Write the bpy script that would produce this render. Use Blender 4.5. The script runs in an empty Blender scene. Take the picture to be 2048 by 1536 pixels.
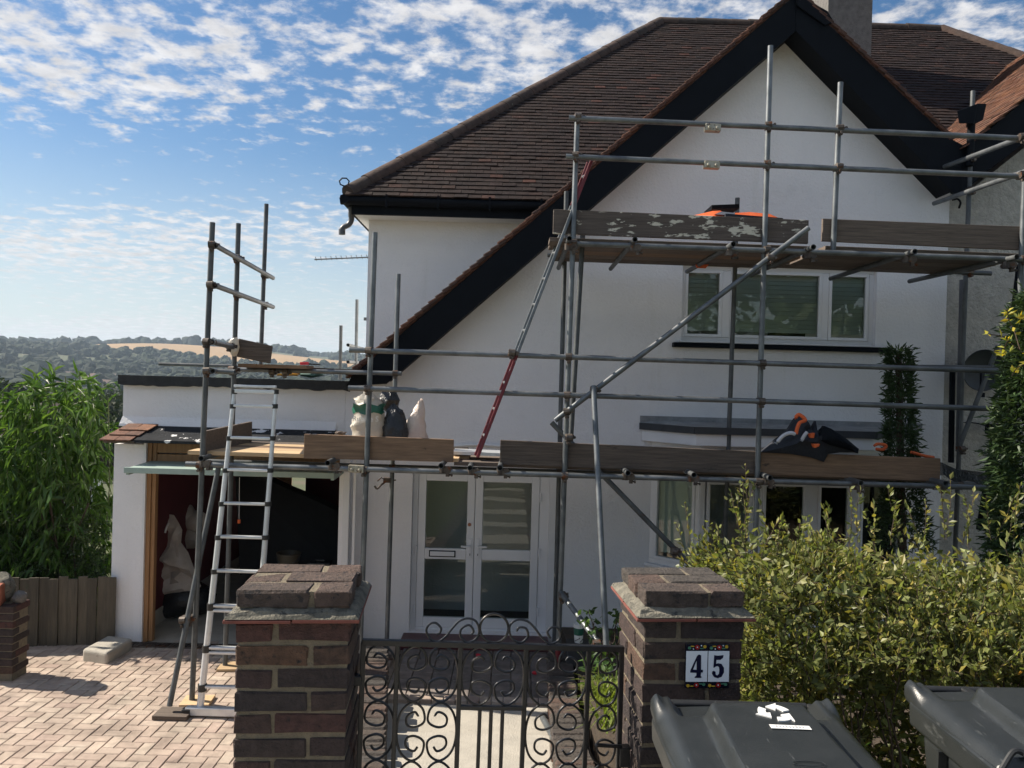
import bpy, bmesh, math, random
from mathutils import Vector as V, Matrix, Euler, noise, geometry
random.seed(11)
SC = bpy.context.scene
COL = SC.collection
R = math.radians
# ------------------------------------------------------------------ camera, sky, sun, exposure
F = 1538.0
PITCH, ROLL = -0.3, 1.55
CAM = V((0, 0, 1.6))
M3 = Matrix.Rotation(R(90 + PITCH), 3, 'X') @ Matrix.Rotation(R(ROLL), 3, 'Z')
cd = bpy.data.cameras.new('camera'); cam = bpy.data.objects.new('camera', cd); COL.objects.link(cam)
cam.matrix_world = Matrix.Translation(CAM) @ M3.to_4x4()
cd.sensor_width = 36; cd.lens = 36 * F / 2048; cd.clip_start = 0.05; cd.clip_end = 12000
SC.camera = cam
SUN_EL, SUN_AZ = 40.0, 13.0          # azimuth: degrees behind the facade plane, to the left
TS = V((-math.cos(R(SUN_EL)) * math.cos(R(SUN_AZ)), math.cos(R(SUN_EL)) * math.sin(R(SUN_AZ)), math.sin(R(SUN_EL))))
sd = bpy.data.lights.new('sun', 'SUN'); sd.energy = 4.0; sd.angle = R(0.5); sd.color = (1, 0.9, 0.76)
so = bpy.data.objects.new('sun', sd); COL.objects.link(so); so.location = TS * 40
so.rotation_euler = (-TS).to_track_quat('-Z', 'Y').to_euler()
w = bpy.data.worlds.new('World'); SC.world = w; w.use_nodes = True
def world():
    t = w.node_tree; N = t.nodes; L = t.links; N.clear()
    out = N.new('ShaderNodeOutputWorld'); bg = N.new('ShaderNodeBackground'); bg.inputs[1].default_value = 0.070
    sky = N.new('ShaderNodeTexSky'); sky.sky_type = 'NISHITA'; sky.sun_disc = False
    sky.sun_elevation = R(SUN_EL); sky.sun_rotation = math.atan2(TS.x, TS.y)
    sky.air_density = 1.0; sky.dust_density = 0.5; sky.ozone_density = 1.6; sky.altitude = 60
    tc = N.new('ShaderNodeTexCoord'); sep = N.new('ShaderNodeSeparateXYZ'); L.new(tc.outputs['Generated'], sep.inputs[0])
    def mth(op, a, b=None, clamp=False):
        m = N.new('ShaderNodeMath'); m.operation = op; m.use_clamp = clamp
        for i, x in enumerate((a, b)):
            if x is None: continue
            if isinstance(x, (int, float)): m.inputs[i].default_value = x
            else: L.new(x, m.inputs[i])
        return m.outputs[0]
    z = mth('MAXIMUM', sep.outputs[2], 0.0); zz = mth('ADD', z, 0.10)
    u = mth('DIVIDE', sep.outputs[0], zz); v = mth('DIVIDE', sep.outputs[1], zz)
    cb = N.new('ShaderNodeCombineXYZ'); L.new(u, cb.inputs[0]); L.new(v, cb.inputs[1])
    def nz(scale, det, rough, off, dist=0.0):
        mp = N.new('ShaderNodeMapping'); mp.inputs['Location'].default_value = off; L.new(cb.outputs[0], mp.inputs[0])
        n = N.new('ShaderNodeTexNoise'); n.inputs['Scale'].default_value = scale; n.inputs['Detail'].default_value = det
        n.inputs['Roughness'].default_value = rough; n.inputs['Distortion'].default_value = dist; L.new(mp.outputs[0], n.inputs['Vector'])
        return n.outputs['Fac']
    big = nz(0.55, 2, 0.5, CLOUD_OFF); puff = nz(11.0, 9, 0.60, (3.1, 7.7, 0), 0.1)
    lv = mth('LOGARITHM', mth('ADD', mth('ABSOLUTE', v), 0.3), math.e)
    street = mth('MULTIPLY', mth('COSINE', mth('MULTIPLY', mth('SUBTRACT', lv, 0.78), 2 * math.pi / 0.56)), 0.085)
    s = mth('ADD', mth('ADD', mth('MULTIPLY', mth('SUBTRACT', big, 0.5), 0.55), puff), street)
    mr = N.new('ShaderNodeMapRange'); mr.interpolation_type = 'SMOOTHSTEP'; L.new(s, mr.inputs[0])
    mr.inputs[1].default_value = 0.455; mr.inputs[2].default_value = 0.68
    tex = nz(11, 6, 0.6, (9.2, 1.7, 0))
    bri = N.new('ShaderNodeMapRange'); L.new(tex, bri.inputs[0]); bri.inputs[1].default_value = 0.3; bri.inputs[2].default_value = 0.7
    bri.inputs[3].default_value = 4.1; bri.inputs[4].default_value = 6.0
    cc = N.new('ShaderNodeVectorMath'); cc.operation = 'SCALE'; cc.inputs[0].default_value = (1.0, 0.985, 0.99); L.new(bri.outputs[0], cc.inputs['Scale'])
    # haze whitening of the low sky
    hz = N.new('ShaderNodeMapRange'); hz.interpolation_type = 'SMOOTHSTEP'; L.new(z, hz.inputs[0]); hz.inputs[1].default_value = 0.30; hz.inputs[2].default_value = 0.0
    hz.inputs[3].default_value = 0.0; hz.inputs[4].default_value = 0.8
    hs = N.new('ShaderNodeHueSaturation'); hs.inputs['Saturation'].default_value = 1.30; hs.inputs['Value'].default_value = 0.70; L.new(sky.outputs[0], hs.inputs['Color'])
    m0 = N.new('ShaderNodeMix'); m0.data_type = 'RGBA'; L.new(hz.outputs[0], m0.inputs[0]); L.new(hs.outputs[0], m0.inputs[6]); m0.inputs[7].default_value = (4.25, 4.65, 4.8, 1)
    m = N.new('ShaderNodeMix'); m.data_type = 'RGBA'; L.new(mth('MULTIPLY', mr.outputs[0], 0.93), m.inputs[0]); L.new(m0.outputs[2], m.inputs[6]); L.new(cc.outputs[0], m.inputs[7])
    L.new(m.outputs[2], bg.inputs[0]); L.new(bg.outputs[0], out.inputs[0])
CLOUD_OFF = (0.0, 0.0, 0)
world()
vs = SC.view_settings; vs.view_transform = 'Standard'; vs.look = 'None'; vs.gamma = 1; vs.exposure = 1.22; vs.use_curve_mapping = False
SC.cycles.max_bounces = 8; SC.cycles.transparent_max_bounces = 16; SC.cycles.volume_bounces = 0
# ------------------------------------------------------------------ pixel -> place
def ray(px, py): return (M3 @ V(((px - 1024) / F, (768 - py) / F, -1))).normalized()
def P(px, py, Y):
    d = ray(px, py); return CAM + d * ((Y - CAM.y) / d.y)
def GZ(px, py, z):
    d = ray(px, py); return CAM + d * ((z - CAM.z) / d.z)
def HIT(px, py, p0, n):
    d = ray(px, py); return CAM + d * ((p0 - CAM).dot(n) / d.dot(n))
# ------------------------------------------------------------------ helpers
ORG = {}
def props(o, label=None, cat=None, group=None, kind=None):
    for k, x in (('label', label), ('category', cat), ('group', group), ('kind', kind)):
        if x: o[k] = x
    return o
def thing(name, label, cat, loc=(0, 0, 0), group=None):
    o = bpy.data.objects.new(name, None); COL.objects.link(o); o.location = loc; o.empty_display_size = 0.2
    ORG[o] = V(loc); return props(o, label, cat, group)
def rotz(a): return Matrix.Rotation(a, 3, 'Z')
def frame(d, up=V((0, 0, 1))):
    d = d.normalized()
    if abs(d.dot(up)) > 0.98: up = V((0, 1, 0))
    x = d.cross(up).normalized(); y = x.cross(d).normalized(); return x, y, d
BOXF = [(0, 3, 2, 1), (4, 5, 6, 7), (0, 1, 5, 4), (1, 2, 6, 5), (2, 3, 7, 6), (3, 0, 4, 7)]
class MB:
    def __init__(s): s.v = []; s.f = []
    def add(s, vs, fs):
        k = len(s.v); s.v += [V(q) for q in vs]; s.f += [tuple(i + k for i in f) for f in fs]; return s
    def hexa(s, p): return s.add(p, BOXF)
    def box(s, c, size, rot=None):
        c = V(c); h = V(size) / 2; p = []
        for z in (-1, 1):
            for x, y in ((-1, -1), (1, -1), (1, 1), (-1, 1)):
                q = V((x * h.x, y * h.y, z * h.z)); p.append(c + (rot @ q if rot else q))
        return s.hexa(p)
    def mm(s, a, b):
        a = V(a); b = V(b); return s.box((a + b) / 2, (abs(b.x - a.x), abs(b.y - a.y), abs(b.z - a.z)))
    def beam(s, p, q, w, h, up=V((0, 0, 1))):
        p = V(p); q = V(q); x, y, d = frame(q - p, up); r = [(-1, -1), (1, -1), (1, 1), (-1, 1)]
        return s.hexa([p + x * (a * w / 2) + y * (b * h / 2) for a, b in r] + [q + x * (a * w / 2) + y * (b * h / 2) for a, b in r])
    def tube(s, p, q, r, n=12, r2=None, hollow=0.0):
        p = V(p); q = V(q); x, y, d = frame(q - p); r2 = r if r2 is None else r2
        def ring(c, rr): return [c + x * (math.cos(2 * math.pi * i / n) * rr) + y * (math.sin(2 * math.pi * i / n) * rr) for i in range(n)]
        if not hollow:
            vs = ring(p, r) + ring(q, r2)
            fs = [(i, (i + 1) % n, n + (i + 1) % n, n + i) for i in range(n)] + [tuple(range(n))[::-1], tuple(range(n, 2 * n))]
            return s.add(vs, fs)
        dd = d * min(0.12, (q - p).length * 0.3); ri = r * hollow
        rings = [ring(p + dd, ri), ring(p, ri), ring(p, r), ring(q, r), ring(q, ri), ring(q - dd, ri)]
        vs = [a for g in rings for a in g]; fs = []
        for k in range(5):
            fs += [(k * n + i, k * n + (i + 1) % n, (k + 1) * n + (i + 1) % n, (k + 1) * n + i) for i in range(n)]
        fs += [tuple(range(n))[::-1], tuple(range(5 * n, 6 * n))]
        return s.add(vs, fs)
    def path(s, pts, r, n=6, closed=False, rs=None):
        pts = [V(p) for p in pts]; m = len(pts); vs = []; fs = []; prev = None
        for k, p in enumerate(pts):
            a = pts[(k - 1) % m] if closed or k else pts[0]; b = pts[(k + 1) % m] if closed or k < m - 1 else pts[-1]
            t = (b - a).normalized()
            if prev is None: x, y, _ = frame(t)
            else:
                x = (prev - t * prev.dot(t)); x = x.normalized() if x.length > 1e-6 else frame(t)[0]; y = t.cross(x)
            prev = x; rr = rs[k] if rs else r
            vs += [p + x * (math.cos(2 * math.pi * i / n) * rr) + y * (math.sin(2 * math.pi * i / n) * rr) for i in range(n)]
        for k in range(m if closed else m - 1):
            a = k * n; b = ((k + 1) % m) * n
            fs += [(a + i, a + (i + 1) % n, b + (i + 1) % n, b + i) for i in range(n)]
        if not closed: fs += [tuple(range(n))[::-1], tuple(range((m - 1) * n, m * n))]
        return s.add(vs, fs)
    def prism(s, poly, vec):
        n = len(poly); poly = [V(p) for p in poly]; vec = V(vec)
        fs = [tuple(range(n)), tuple(range(n, 2 * n))[::-1]] + [(i, n + i, n + (i + 1) % n, (i + 1) % n) for i in range(n)]
        return s.add(poly + [p + vec for p in poly], fs)
    def holed(s, outer, holes, vec):
        loops = [[V(p) for p in outer]] + [[V(p) for p in h] for h in holes]; vec = V(vec)
        flat = [p for l in loops for p in l]; n = len(flat)
        tri = geometry.tessellate_polygon(loops)
        fs = [tuple(t) for t in tri] + [tuple(n + i for i in t)[::-1] for t in tri]; k = 0
        for l in loops:
            m = len(l); fs += [(k + i, n + k + i, n + k + (i + 1) % m, k + (i + 1) % m) for i in range(m)]; k += m
        return s.add(flat + [p + vec for p in flat], fs)
    def lathe(s, c, prof, n=20, axis=V((0, 0, 1))):
        x, y, d = frame(axis); c = V(c); vs = []; fs = []; m = len(prof)
        for r, h in prof:
            vs += [c + d * h + x * (math.cos(2 * math.pi * i / n) * r) + y * (math.sin(2 * math.pi * i / n) * r) for i in range(n)]
        for k in range(m - 1): fs += [(k * n + i, k * n + (i + 1) % n, (k + 1) * n + (i + 1) % n, (k + 1) * n + i) for i in range(n)]
        fs += [tuple(range(n))[::-1], tuple(range((m - 1) * n, m * n))]
        return s.add(vs, fs)
    def blob(s, c, rad, sub=2, amp=0.2, sc=1.0, seed=0, sq=None):
        bm = bmesh.new(); bmesh.ops.create_icosphere(bm, subdivisions=sub, radius=1.0); c = V(c); rad = V(rad); o = V((seed * 3.7, seed * 1.3, seed * 7.1)); vs = []
        for q in bm.verts:
            d = q.co.normalized(); k = 1 + amp * noise.fractal(d * sc + o, 0.8, 2.0, 4)
            p = V((d.x * rad.x * k, d.y * rad.y * k, d.z * rad.z * k))
            if sq: p.z = max(p.z, sq * rad.z)
            vs.append(c + p)
        fs = [tuple(q.index for q in f.verts) for f in bm.faces]; bm.free(); return s.add(vs, fs)
    def leaf(s, p, d, n, l, w, curl=0.0):
        d = d.normalized(); x = d.cross(n)
        x = x.normalized() if x.length > 1e-5 else V((1, 0, 0)); nn = x.cross(d)
        k = len(s.v); b = p + d * (l * 0.45) + nn * (0.12 * l)
        s.v += [p, b + x * (w / 2) - nn * (0.12 * w), p + d * l - nn * (curl * l), b - x * (w / 2) - nn * (0.12 * w)]
        s.f += [(k, k + 1, k + 2), (k, k + 2, k + 3)]
    def build(s, name, mat, parent=None, smooth=False, label=None, kind=None, bevel=0.0, seg=2, fix=True):
        me = bpy.data.meshes.new(name); o0 = ORG.get(parent, V((0, 0, 0)))
        me.from_pydata([tuple(p - o0) for p in s.v], [], s.f); me.validate()
        if fix and len(s.f) < 60000:
            bm = bmesh.new(); bm.from_mesh(me); bmesh.ops.recalc_face_normals(bm, faces=bm.faces); bm.to_mesh(me); bm.free()
        if mat:
            for q in (mat if isinstance(mat, (list, tuple)) else [mat]): me.materials.append(q)
        ob = bpy.data.objects.new(name, me); COL.objects.link(ob); ob.parent = parent; ORG[ob] = o0
        if smooth:
            for p in me.polygons: p.use_smooth = True
            try: me.set_sharp_from_angle(angle=R(38))
            except Exception: pass
        if bevel:
            m = ob.modifiers.new('bevel', 'BEVEL'); m.width = bevel; m.segments = seg; m.limit_method = 'ANGLE'; m.angle_limit = R(40)
        return props(ob, label, None, None, kind)
def solo(mb, name, mat, label, cat, group=None, kind=None, **kw):
    o = mb.build(name, mat, None, **kw); return props(o, label, cat, group, kind)
def inst(name, me, parent, mat4, label=None):
    o = bpy.data.objects.new(name, me); COL.objects.link(o); o.parent = parent
    o.matrix_basis = Matrix.Translation(-ORG.get(parent, V((0, 0, 0)))) @ mat4; ORG[o] = ORG.get(parent, V((0, 0, 0)))
    if label: o['label'] = label
    return o
def catmull(pts, k=5, closed=False):
    pts = [V(p) for p in pts]; n = len(pts); out = []
    for i in range(n if closed else n - 1):
        p0 = pts[(i - 1) % n] if closed or i else pts[0] * 2 - pts[1]; p1 = pts[i]; p2 = pts[(i + 1) % n]; p3 = pts[(i + 2) % n] if closed or i < n - 2 else p2 * 2 - p1
        for j in range(k):
            t = j / k; out.append(0.5 * ((2 * p1) + (p2 - p0) * t + (2 * p0 - 5 * p1 + 4 * p2 - p3) * t * t + (3 * p1 - p0 - 3 * p2 + p3) * t ** 3))
    if not closed: out.append(pts[-1])
    return out
def brickmesh(name, size, mat, bev=0.005, jit=0.0016):
    bm = bmesh.new(); bmesh.ops.create_cube(bm, size=1.0)
    for q in bm.verts: q.co = V((q.co.x * size[0], q.co.y * size[1], q.co.z * size[2]))
    bmesh.ops.bevel(bm, geom=bm.edges[:], offset=bev, segments=1, affect='EDGES')
    for q in bm.verts: q.co += V((random.uniform(-jit, jit), random.uniform(-jit, jit), random.uniform(-jit, jit)))
    me = bpy.data.meshes.new(name); bm.to_mesh(me); bm.free(); me.materials.append(mat); return me
# ------------------------------------------------------------------ materials
def mk(name, c1, c2=None, sc=6.0, st=(1, 1, 1), rough=0.75, metal=0.0, bump=0.0, bsc=None, rnd=0.0, cols=None, patch=None, spec=0.5, trans=0.0, det=5, patch2=None, coat=0.0):
    m = bpy.data.materials.new(name); m.use_nodes = True; t = m.node_tree; N = t.nodes; L = t.links; b = N['Principled BSDF']
    b.inputs['Roughness'].default_value = rough; b.inputs['Metallic'].default_value = metal; b.inputs['Specular IOR Level'].default_value = spec
    b.inputs['Coat Weight'].default_value = coat; b.inputs['Coat Roughness'].default_value = 0.15
    g = N.new('ShaderNodeNewGeometry')
    def nz(scale, d=det, stretch=st, off=(0, 0, 0)):
        mp = N.new('ShaderNodeMapping'); mp.inputs['Scale'].default_value = stretch; mp.inputs['Location'].default_value = off; L.new(g.outputs['Position'], mp.inputs[0])
        n = N.new('ShaderNodeTexNoise'); n.inputs['Scale'].default_value = scale; n.inputs['Detail'].default_value = d; n.inputs['Roughness'].default_value = 0.62; L.new(mp.outputs[0], n.inputs['Vector']); return n
    def mix(a, bb, fac, typ='MIX'):
        x = N.new('ShaderNodeMix'); x.data_type = 'RGBA'; x.blend_type = typ
        for i, q in ((0, fac), (6, a), (7, bb)):
            if isinstance(q, (int, float)): x.inputs[i].default_value = q
            elif isinstance(q, tuple): x.inputs[i].default_value = q + (1,)
            else: L.new(q, x.inputs[i])
        return x.outputs[2]
    def mr(src, a, bb, c, d):
        x = N.new('ShaderNodeMapRange'); L.new(src, x.inputs[0])
        for i, q in enumerate((a, bb, c, d)): x.inputs[i + 1].default_value = q
        return x.outputs[0]
    rv = None
    if rnd or cols:
        oi = N.new('ShaderNodeObjectInfo'); a = N.new('ShaderNodeMath'); a.operation = 'ADD'; L.new(oi.outputs['Random'], a.inputs[0]); L.new(g.outputs['Random Per Island'], a.inputs[1])
        fr = N.new('ShaderNodeMath'); fr.operation = 'FRACT'; L.new(a.outputs[0], fr.inputs[0]); rv = fr.outputs[0]
    if cols:
        cr = N.new('ShaderNodeValToRGB'); e = cr.color_ramp.elements
        while len(e) < len(cols): e.new(0.5)
        for i, c in enumerate(cols): e[i].position = i / max(1, len(cols) - 1); e[i].color = c + (1,)
        L.new(rv, cr.inputs[0]); base = cr.outputs[0]
        n1 = nz(sc); base = mix(base, base, 0.0); base = mix(base, mr(n1.outputs['Fac'], 0.25, 0.75, 0.55, 1.45), 1.0, 'MULTIPLY')
    else:
        n1 = nz(sc); base = mix(c1, c2 or c1, mr(n1.outputs['Fac'], 0.3, 0.7, 0, 1))
    if rnd:
        mu = N.new('ShaderNodeMath'); mu.operation = 'MULTIPLY'; mu.inputs[1].default_value = 7.31; L.new(rv, mu.inputs[0]); f2 = N.new('ShaderNodeMath'); f2.operation = 'FRACT'; L.new(mu.outputs[0], f2.inputs[0])
        base = mix(base, mr(f2.outputs[0], 0, 1, 1 - rnd, 1 + rnd), 1.0, 'MULTIPLY')
    for k, pt in enumerate((patch, patch2)):
        if pt:
            n2 = nz(pt[2], 6, pt[3] if len(pt) > 3 else (1, 1, 1), (5 + k * 3, 2, 1)); base = mix(base, pt[0], mr(n2.outputs['Fac'], pt[1], pt[1] + (pt[4] if len(pt) > 4 else 0.05), 0, 1))
    L.new(base, b.inputs['Base Color'])
    if bump:
        n3 = nz(bsc or sc * 4, 5); bp = N.new('ShaderNodeBump'); bp.inputs['Strength'].default_value = bump; bp.inputs['Distance'].default_value = 0.02; L.new(n3.outputs['Fac'], bp.inputs['Height']); L.new(bp.outputs[0], b.inputs['Normal'])
    if trans:
        tr = N.new('ShaderNodeBsdfTranslucent'); L.new(mix(base, (1.25, 1.3, 0.6) if ('leaf' in name or 'blade' in name) else (1.0, 0.98, 0.95), 1.0, 'MULTIPLY'), tr.inputs[0]); ms = N.new('ShaderNodeMixShader'); ms.inputs[0].default_value = trans
        L.new(b.outputs[0], ms.inputs[1]); L.new(tr.outputs[0], ms.inputs[2]); L.new(ms.outputs[0], N['Material Output'].inputs[0])
    return m
def glassmat(name, tint=(0.86, 0.90, 0.88), ior=1.5):
    m = bpy.data.materials.new(name); m.use_nodes = True; t = m.node_tree; N = t.nodes; L = t.links; N.clear()
    o = N.new('ShaderNodeOutputMaterial'); tr = N.new('ShaderNodeBsdfTransparent'); tr.inputs[0].default_value = tint + (1,)
    gl = N.new('ShaderNodeBsdfGlossy'); gl.inputs['Roughness'].default_value = 0.01; fr = N.new('ShaderNodeFresnel'); fr.inputs[0].default_value = ior
    mu = N.new('ShaderNodeMath'); mu.operation = 'MULTIPLY'; mu.inputs[1].default_value = 1.25; mu.use_clamp = True; L.new(fr.outputs[0], mu.inputs[0])
    g = N.new('ShaderNodeNewGeometry'); n = N.new('ShaderNodeTexNoise'); n.inputs['Scale'].default_value = 2.2; n.inputs['Detail'].default_value = 1; L.new(g.outputs['Position'], n.inputs['Vector'])
    bp = N.new('ShaderNodeBump'); bp.inputs['Strength'].default_value = 0.02; bp.inputs['Distance'].default_value = 0.05; L.new(n.outputs['Fac'], bp.inputs['Height']); L.new(bp.outputs[0], gl.inputs['Normal'])
    ms = N.new('ShaderNodeMixShader'); L.new(mu.outputs[0], ms.inputs[0]); L.new(tr.outputs[0], ms.inputs[1]); L.new(gl.outputs[0], ms.inputs[2]); L.new(ms.outputs[0], o.inputs[0]); return m
white = mk('white_render', (0.87, 0.86, 0.86), (0.81, 0.80, 0.81), sc=1.1, rough=0.85, bump=0.55, bsc=38, patch=((0.73, 0.72, 0.72), 0.62, 1.7, (1, 1, 1), 0.2), patch2=((0.72, 0.71, 0.68), 0.60, 2.6, (1.6, 1.6, 0.10), 0.3))
white2 = mk('white_paint', (0.80, 0.80, 0.80), (0.74, 0.74, 0.75), sc=3, rough=0.4)
upvc = mk('white_upvc', (0.80, 0.80, 0.81), (0.76, 0.76, 0.77), sc=4, rough=0.28)
rough_cast = mk('roughcast', (0.62, 0.59, 0.53), (0.42, 0.40, 0.36), sc=11, rough=0.95, bump=1.6, bsc=34, patch=((0.24, 0.23, 0.22), 0.60, 2.5, (1, 1, 1), 0.15))
dark_cast = mk('chimney_roughcast', (0.20, 0.19, 0.18), (0.12, 0.115, 0.11), sc=14, rough=0.95, bump=1.0, bsc=60)
black = mk('black_paint', (0.0025, 0.004, 0.007), (0.005, 0.007, 0.011), sc=5, rough=0.6, spec=0.12, patch=((0.035, 0.04, 0.045), 0.73, 16))
blackm = mk('black_gate_paint', (0.006, 0.007, 0.009), (0.014, 0.015, 0.018), sc=30, rough=0.32, bump=0.15, bsc=160)
tilem = mk('roof_tile_clay', (0, 0, 0), cols=[(0.0222, 0.0170, 0.0163), (0.0311, 0.0215, 0.0192), (0.0266, 0.0192, 0.0192), (0.0407, 0.0252, 0.0207), (0.0252, 0.0192, 0.0185), (0.0340, 0.0229, 0.0192), (0.0222, 0.0178, 0.0170), (0.0281, 0.0200, 0.0185), (0.0252, 0.0185, 0.0178), (0.0370, 0.0244, 0.0207), (0.0222, 0.0170, 0.0163), (0.0311, 0.0222, 0.0200), (0.0259, 0.0192, 0.0185), (0.0333, 0.0222, 0.0192), (0.0296, 0.0207, 0.0185), (0.0244, 0.0178, 0.0170), (0.0296, 0.0222, 0.0200), (0.0266, 0.0192, 0.0178), (0.0326, 0.0222, 0.0192), (0.0259, 0.0192, 0.0178), (0.0703, 0.0340, 0.0266)], sc=14, rough=0.7, spec=0.14, bump=0.5, bsc=60, patch=((0.0518, 0.0488, 0.0429), 0.66, 9))
tile_red = mk('roof_tile_red_clay', (0, 0, 0), cols=[(0.11, 0.048, 0.03), (0.15, 0.065, 0.038), (0.08, 0.04, 0.028), (0.19, 0.085, 0.045), (0.10, 0.055, 0.035)], sc=14, rough=0.85, bump=0.5, bsc=60, patch=((0.11, 0.10, 0.07), 0.66, 9))
verge_m = mk('verge_tile_clay', (0, 0, 0), cols=[(0.075, 0.034, 0.024), (0.11, 0.046, 0.03), (0.055, 0.03, 0.024), (0.13, 0.055, 0.032), (0.06, 0.035, 0.028)], sc=18, rough=0.85, bump=0.5, bsc=60)
galv = mk('galvanised_tube', (0.22, 0.236, 0.245), (0.085, 0.096, 0.105), sc=5, st=(1, 1, 1), rough=0.46, metal=0.55, bump=0.08, bsc=90, patch=((0.55, 0.55, 0.52), 0.70, 14), patch2=((0.10, 0.065, 0.045), 0.71, 9))
galv_d = mk('dull_scaffold_tube', (0.13, 0.14, 0.145), (0.06, 0.066, 0.07), sc=6, rough=0.55, metal=0.4, bump=0.08, bsc=90, patch=((0.4, 0.4, 0.38), 0.72, 16), patch2=((0.09, 0.055, 0.04), 0.68, 9))
coup = mk('coupler_steel', (0.16, 0.14, 0.12), (0.06, 0.045, 0.04), sc=25, rough=0.6, metal=0.6, patch=((0.14, 0.055, 0.025), 0.57, 14), rnd=0.35)
alu = mk('aluminium', (0.72, 0.75, 0.78), (0.58, 0.61, 0.64), sc=12, rough=0.33, metal=0.45, patch=((0.62, 0.60, 0.56), 0.70, 22))
plas = mk('black_plastic', (0.014, 0.015, 0.016), (0.025, 0.026, 0.027), sc=10, rough=0.45)
wood_g = mk('weathered_scaffold_board', (0.16, 0.125, 0.10), (0.075, 0.058, 0.048), sc=5, st=(0.7, 9, 14), rough=0.85, bump=0.4, bsc=9, patch=((0.03, 0.026, 0.024), 0.66, 3, (1, 3, 5)), patch2=((0.34, 0.31, 0.26), 0.73, 6, (0.8, 1, 2.5)), rnd=0.2)
wood_p = mk('paint_spattered_board', (0.13, 0.105, 0.09), (0.07, 0.056, 0.048), sc=5, st=(0.7, 9, 14), rough=0.85, bump=0.4, bsc=9, patch=((0.62, 0.59, 0.50), 0.565, 6.5, (0.8, 1, 2.4), 0.03))
wood_b = mk('brown_scaffold_board', (0.26, 0.165, 0.10), (0.13, 0.08, 0.05), sc=4, st=(0.8, 9, 12), rough=0.8, bump=0.3, bsc=9, patch=((0.05, 0.035, 0.025), 0.66, 5, (1, 3, 3)), rnd=0.15)
wood_l = mk('fresh_timber', (0.55, 0.40, 0.24), (0.42, 0.29, 0.16), sc=4, st=(0.8, 9, 9), rough=0.75, bump=0.2, bsc=9, rnd=0.15)
wood_v = mk('timber_door_frame', (0.40, 0.22, 0.10), (0.27, 0.14, 0.06), sc=4, st=(9, 9, 0.7), rough=0.7, bump=0.2, bsc=9)
wood_f = mk('fence_timber', (0.13, 0.11, 0.08), (0.075, 0.064, 0.048), sc=4, st=(7, 7, 0.7), rough=0.9, bump=0.4, bsc=9, rnd=0.3, patch=((0.06, 0.075, 0.045), 0.6, 3))
brickm = mk('dark_engineering_brick', (0, 0, 0), cols=[(0.034, 0.026, 0.026), (0.050, 0.033, 0.031), (0.038, 0.030, 0.030), (0.085, 0.036, 0.030), (0.045, 0.034, 0.032), (0.060, 0.036, 0.031), (0.040, 0.032, 0.031), (0.10, 0.056, 0.036)], sc=35, rough=0.9, bump=0.8, bsc=110, patch=((0.016, 0.014, 0.015), 0.58, 34, (1, 1, 1), 0.12), patch2=((0.30, 0.27, 0.22), 0.70, 22, (1, 1, 1), 0.12))
capm = mk('weathered_cap_brick', (0, 0, 0), cols=[(0.060, 0.054, 0.050), (0.085, 0.070, 0.058), (0.11, 0.07, 0.055), (0.065, 0.058, 0.052)], sc=30, rough=0.95, bump=1.0, bsc=90, patch=((0.035, 0.03, 0.03), 0.58, 35), patch2=((0.40, 0.37, 0.30), 0.70, 22))
mortar = mk('lime_mortar', (0.27, 0.225, 0.155), (0.17, 0.145, 0.105), sc=28, rough=0.98, bump=0.9, bsc=120)
fillet = mk('lichened_mortar', (0.27, 0.25, 0.20), (0.10, 0.098, 0.082), sc=22, rough=0.98, bump=1.0, bsc=80, patch=((0.06, 0.06, 0.055), 0.58, 30))
redtile = mk('red_creasing_tile', (0.20, 0.062, 0.045), (0.12, 0.042, 0.034), sc=20, rough=0.85, bump=0.3)
paverm = mk('paver_block', (0, 0, 0), cols=[(0.35, 0.275, 0.225), (0.40, 0.325, 0.265), (0.33, 0.25, 0.21), (0.42, 0.35, 0.285), (0.36, 0.28, 0.23), (0.38, 0.305, 0.25)], sc=3.5, rough=0.9, bump=0.4, bsc=120, patch=((0.52, 0.46, 0.38), 0.60, 2.2, (1, 1, 1), 0.18), patch2=((0.36, 0.24, 0.13), 0.68, 1.3, (1, 1, 1), 0.12))
sand = mk('jointing_sand', (0.28, 0.235, 0.185), (0.19, 0.155, 0.125), sc=14, rough=1, bump=0.4)
conc = mk('concrete', (0.44, 0.41, 0.355), (0.33, 0.31, 0.27), sc=5, rough=0.95, bump=0.4, bsc=80, patch=((0.22, 0.205, 0.18), 0.62, 7, (1, 1, 1), 0.12))
slabm = mk('dark_paving_slab', (0, 0, 0), cols=[(0.17, 0.15, 0.14), (0.21, 0.18, 0.165), (0.15, 0.135, 0.13), (0.19, 0.16, 0.145)], sc=8, rough=0.7, bump=0.3, bsc=60)
maroon = mk('maroon_step_paint', (0.10, 0.022, 0.026), (0.065, 0.018, 0.02), sc=10, rough=0.4)
asph = mk('asphalt', (0.085, 0.084, 0.082), (0.06, 0.06, 0.06), sc=30, rough=0.95, bump=0.6, bsc=120)
soil = mk('soil', (0.08, 0.058, 0.04), (0.045, 0.034, 0.024), sc=9, rough=1, bump=0.9, bsc=40)
felt = mk('roofing_felt', (0.018, 0.020, 0.023), (0.034, 0.036, 0.04), sc=9, rough=0.9, spec=0.1, bump=0.3, bsc=70, patch=((0.66, 0.66, 0.66), 0.60, 5.0, (1, 1, 1), 0.015))
feltb = mk('black_felt', (0.016, 0.018, 0.020), (0.034, 0.036, 0.038), sc=10, rough=0.8, bump=0.5, bsc=40)
lead = mk('lead_flashing', (0.34, 0.35, 0.36), (0.18, 0.187, 0.195), sc=7, rough=0.6, bump=0.3, bsc=20, patch=((0.32, 0.32, 0.31), 0.66, 7, (1, 1, 3)))
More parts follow.
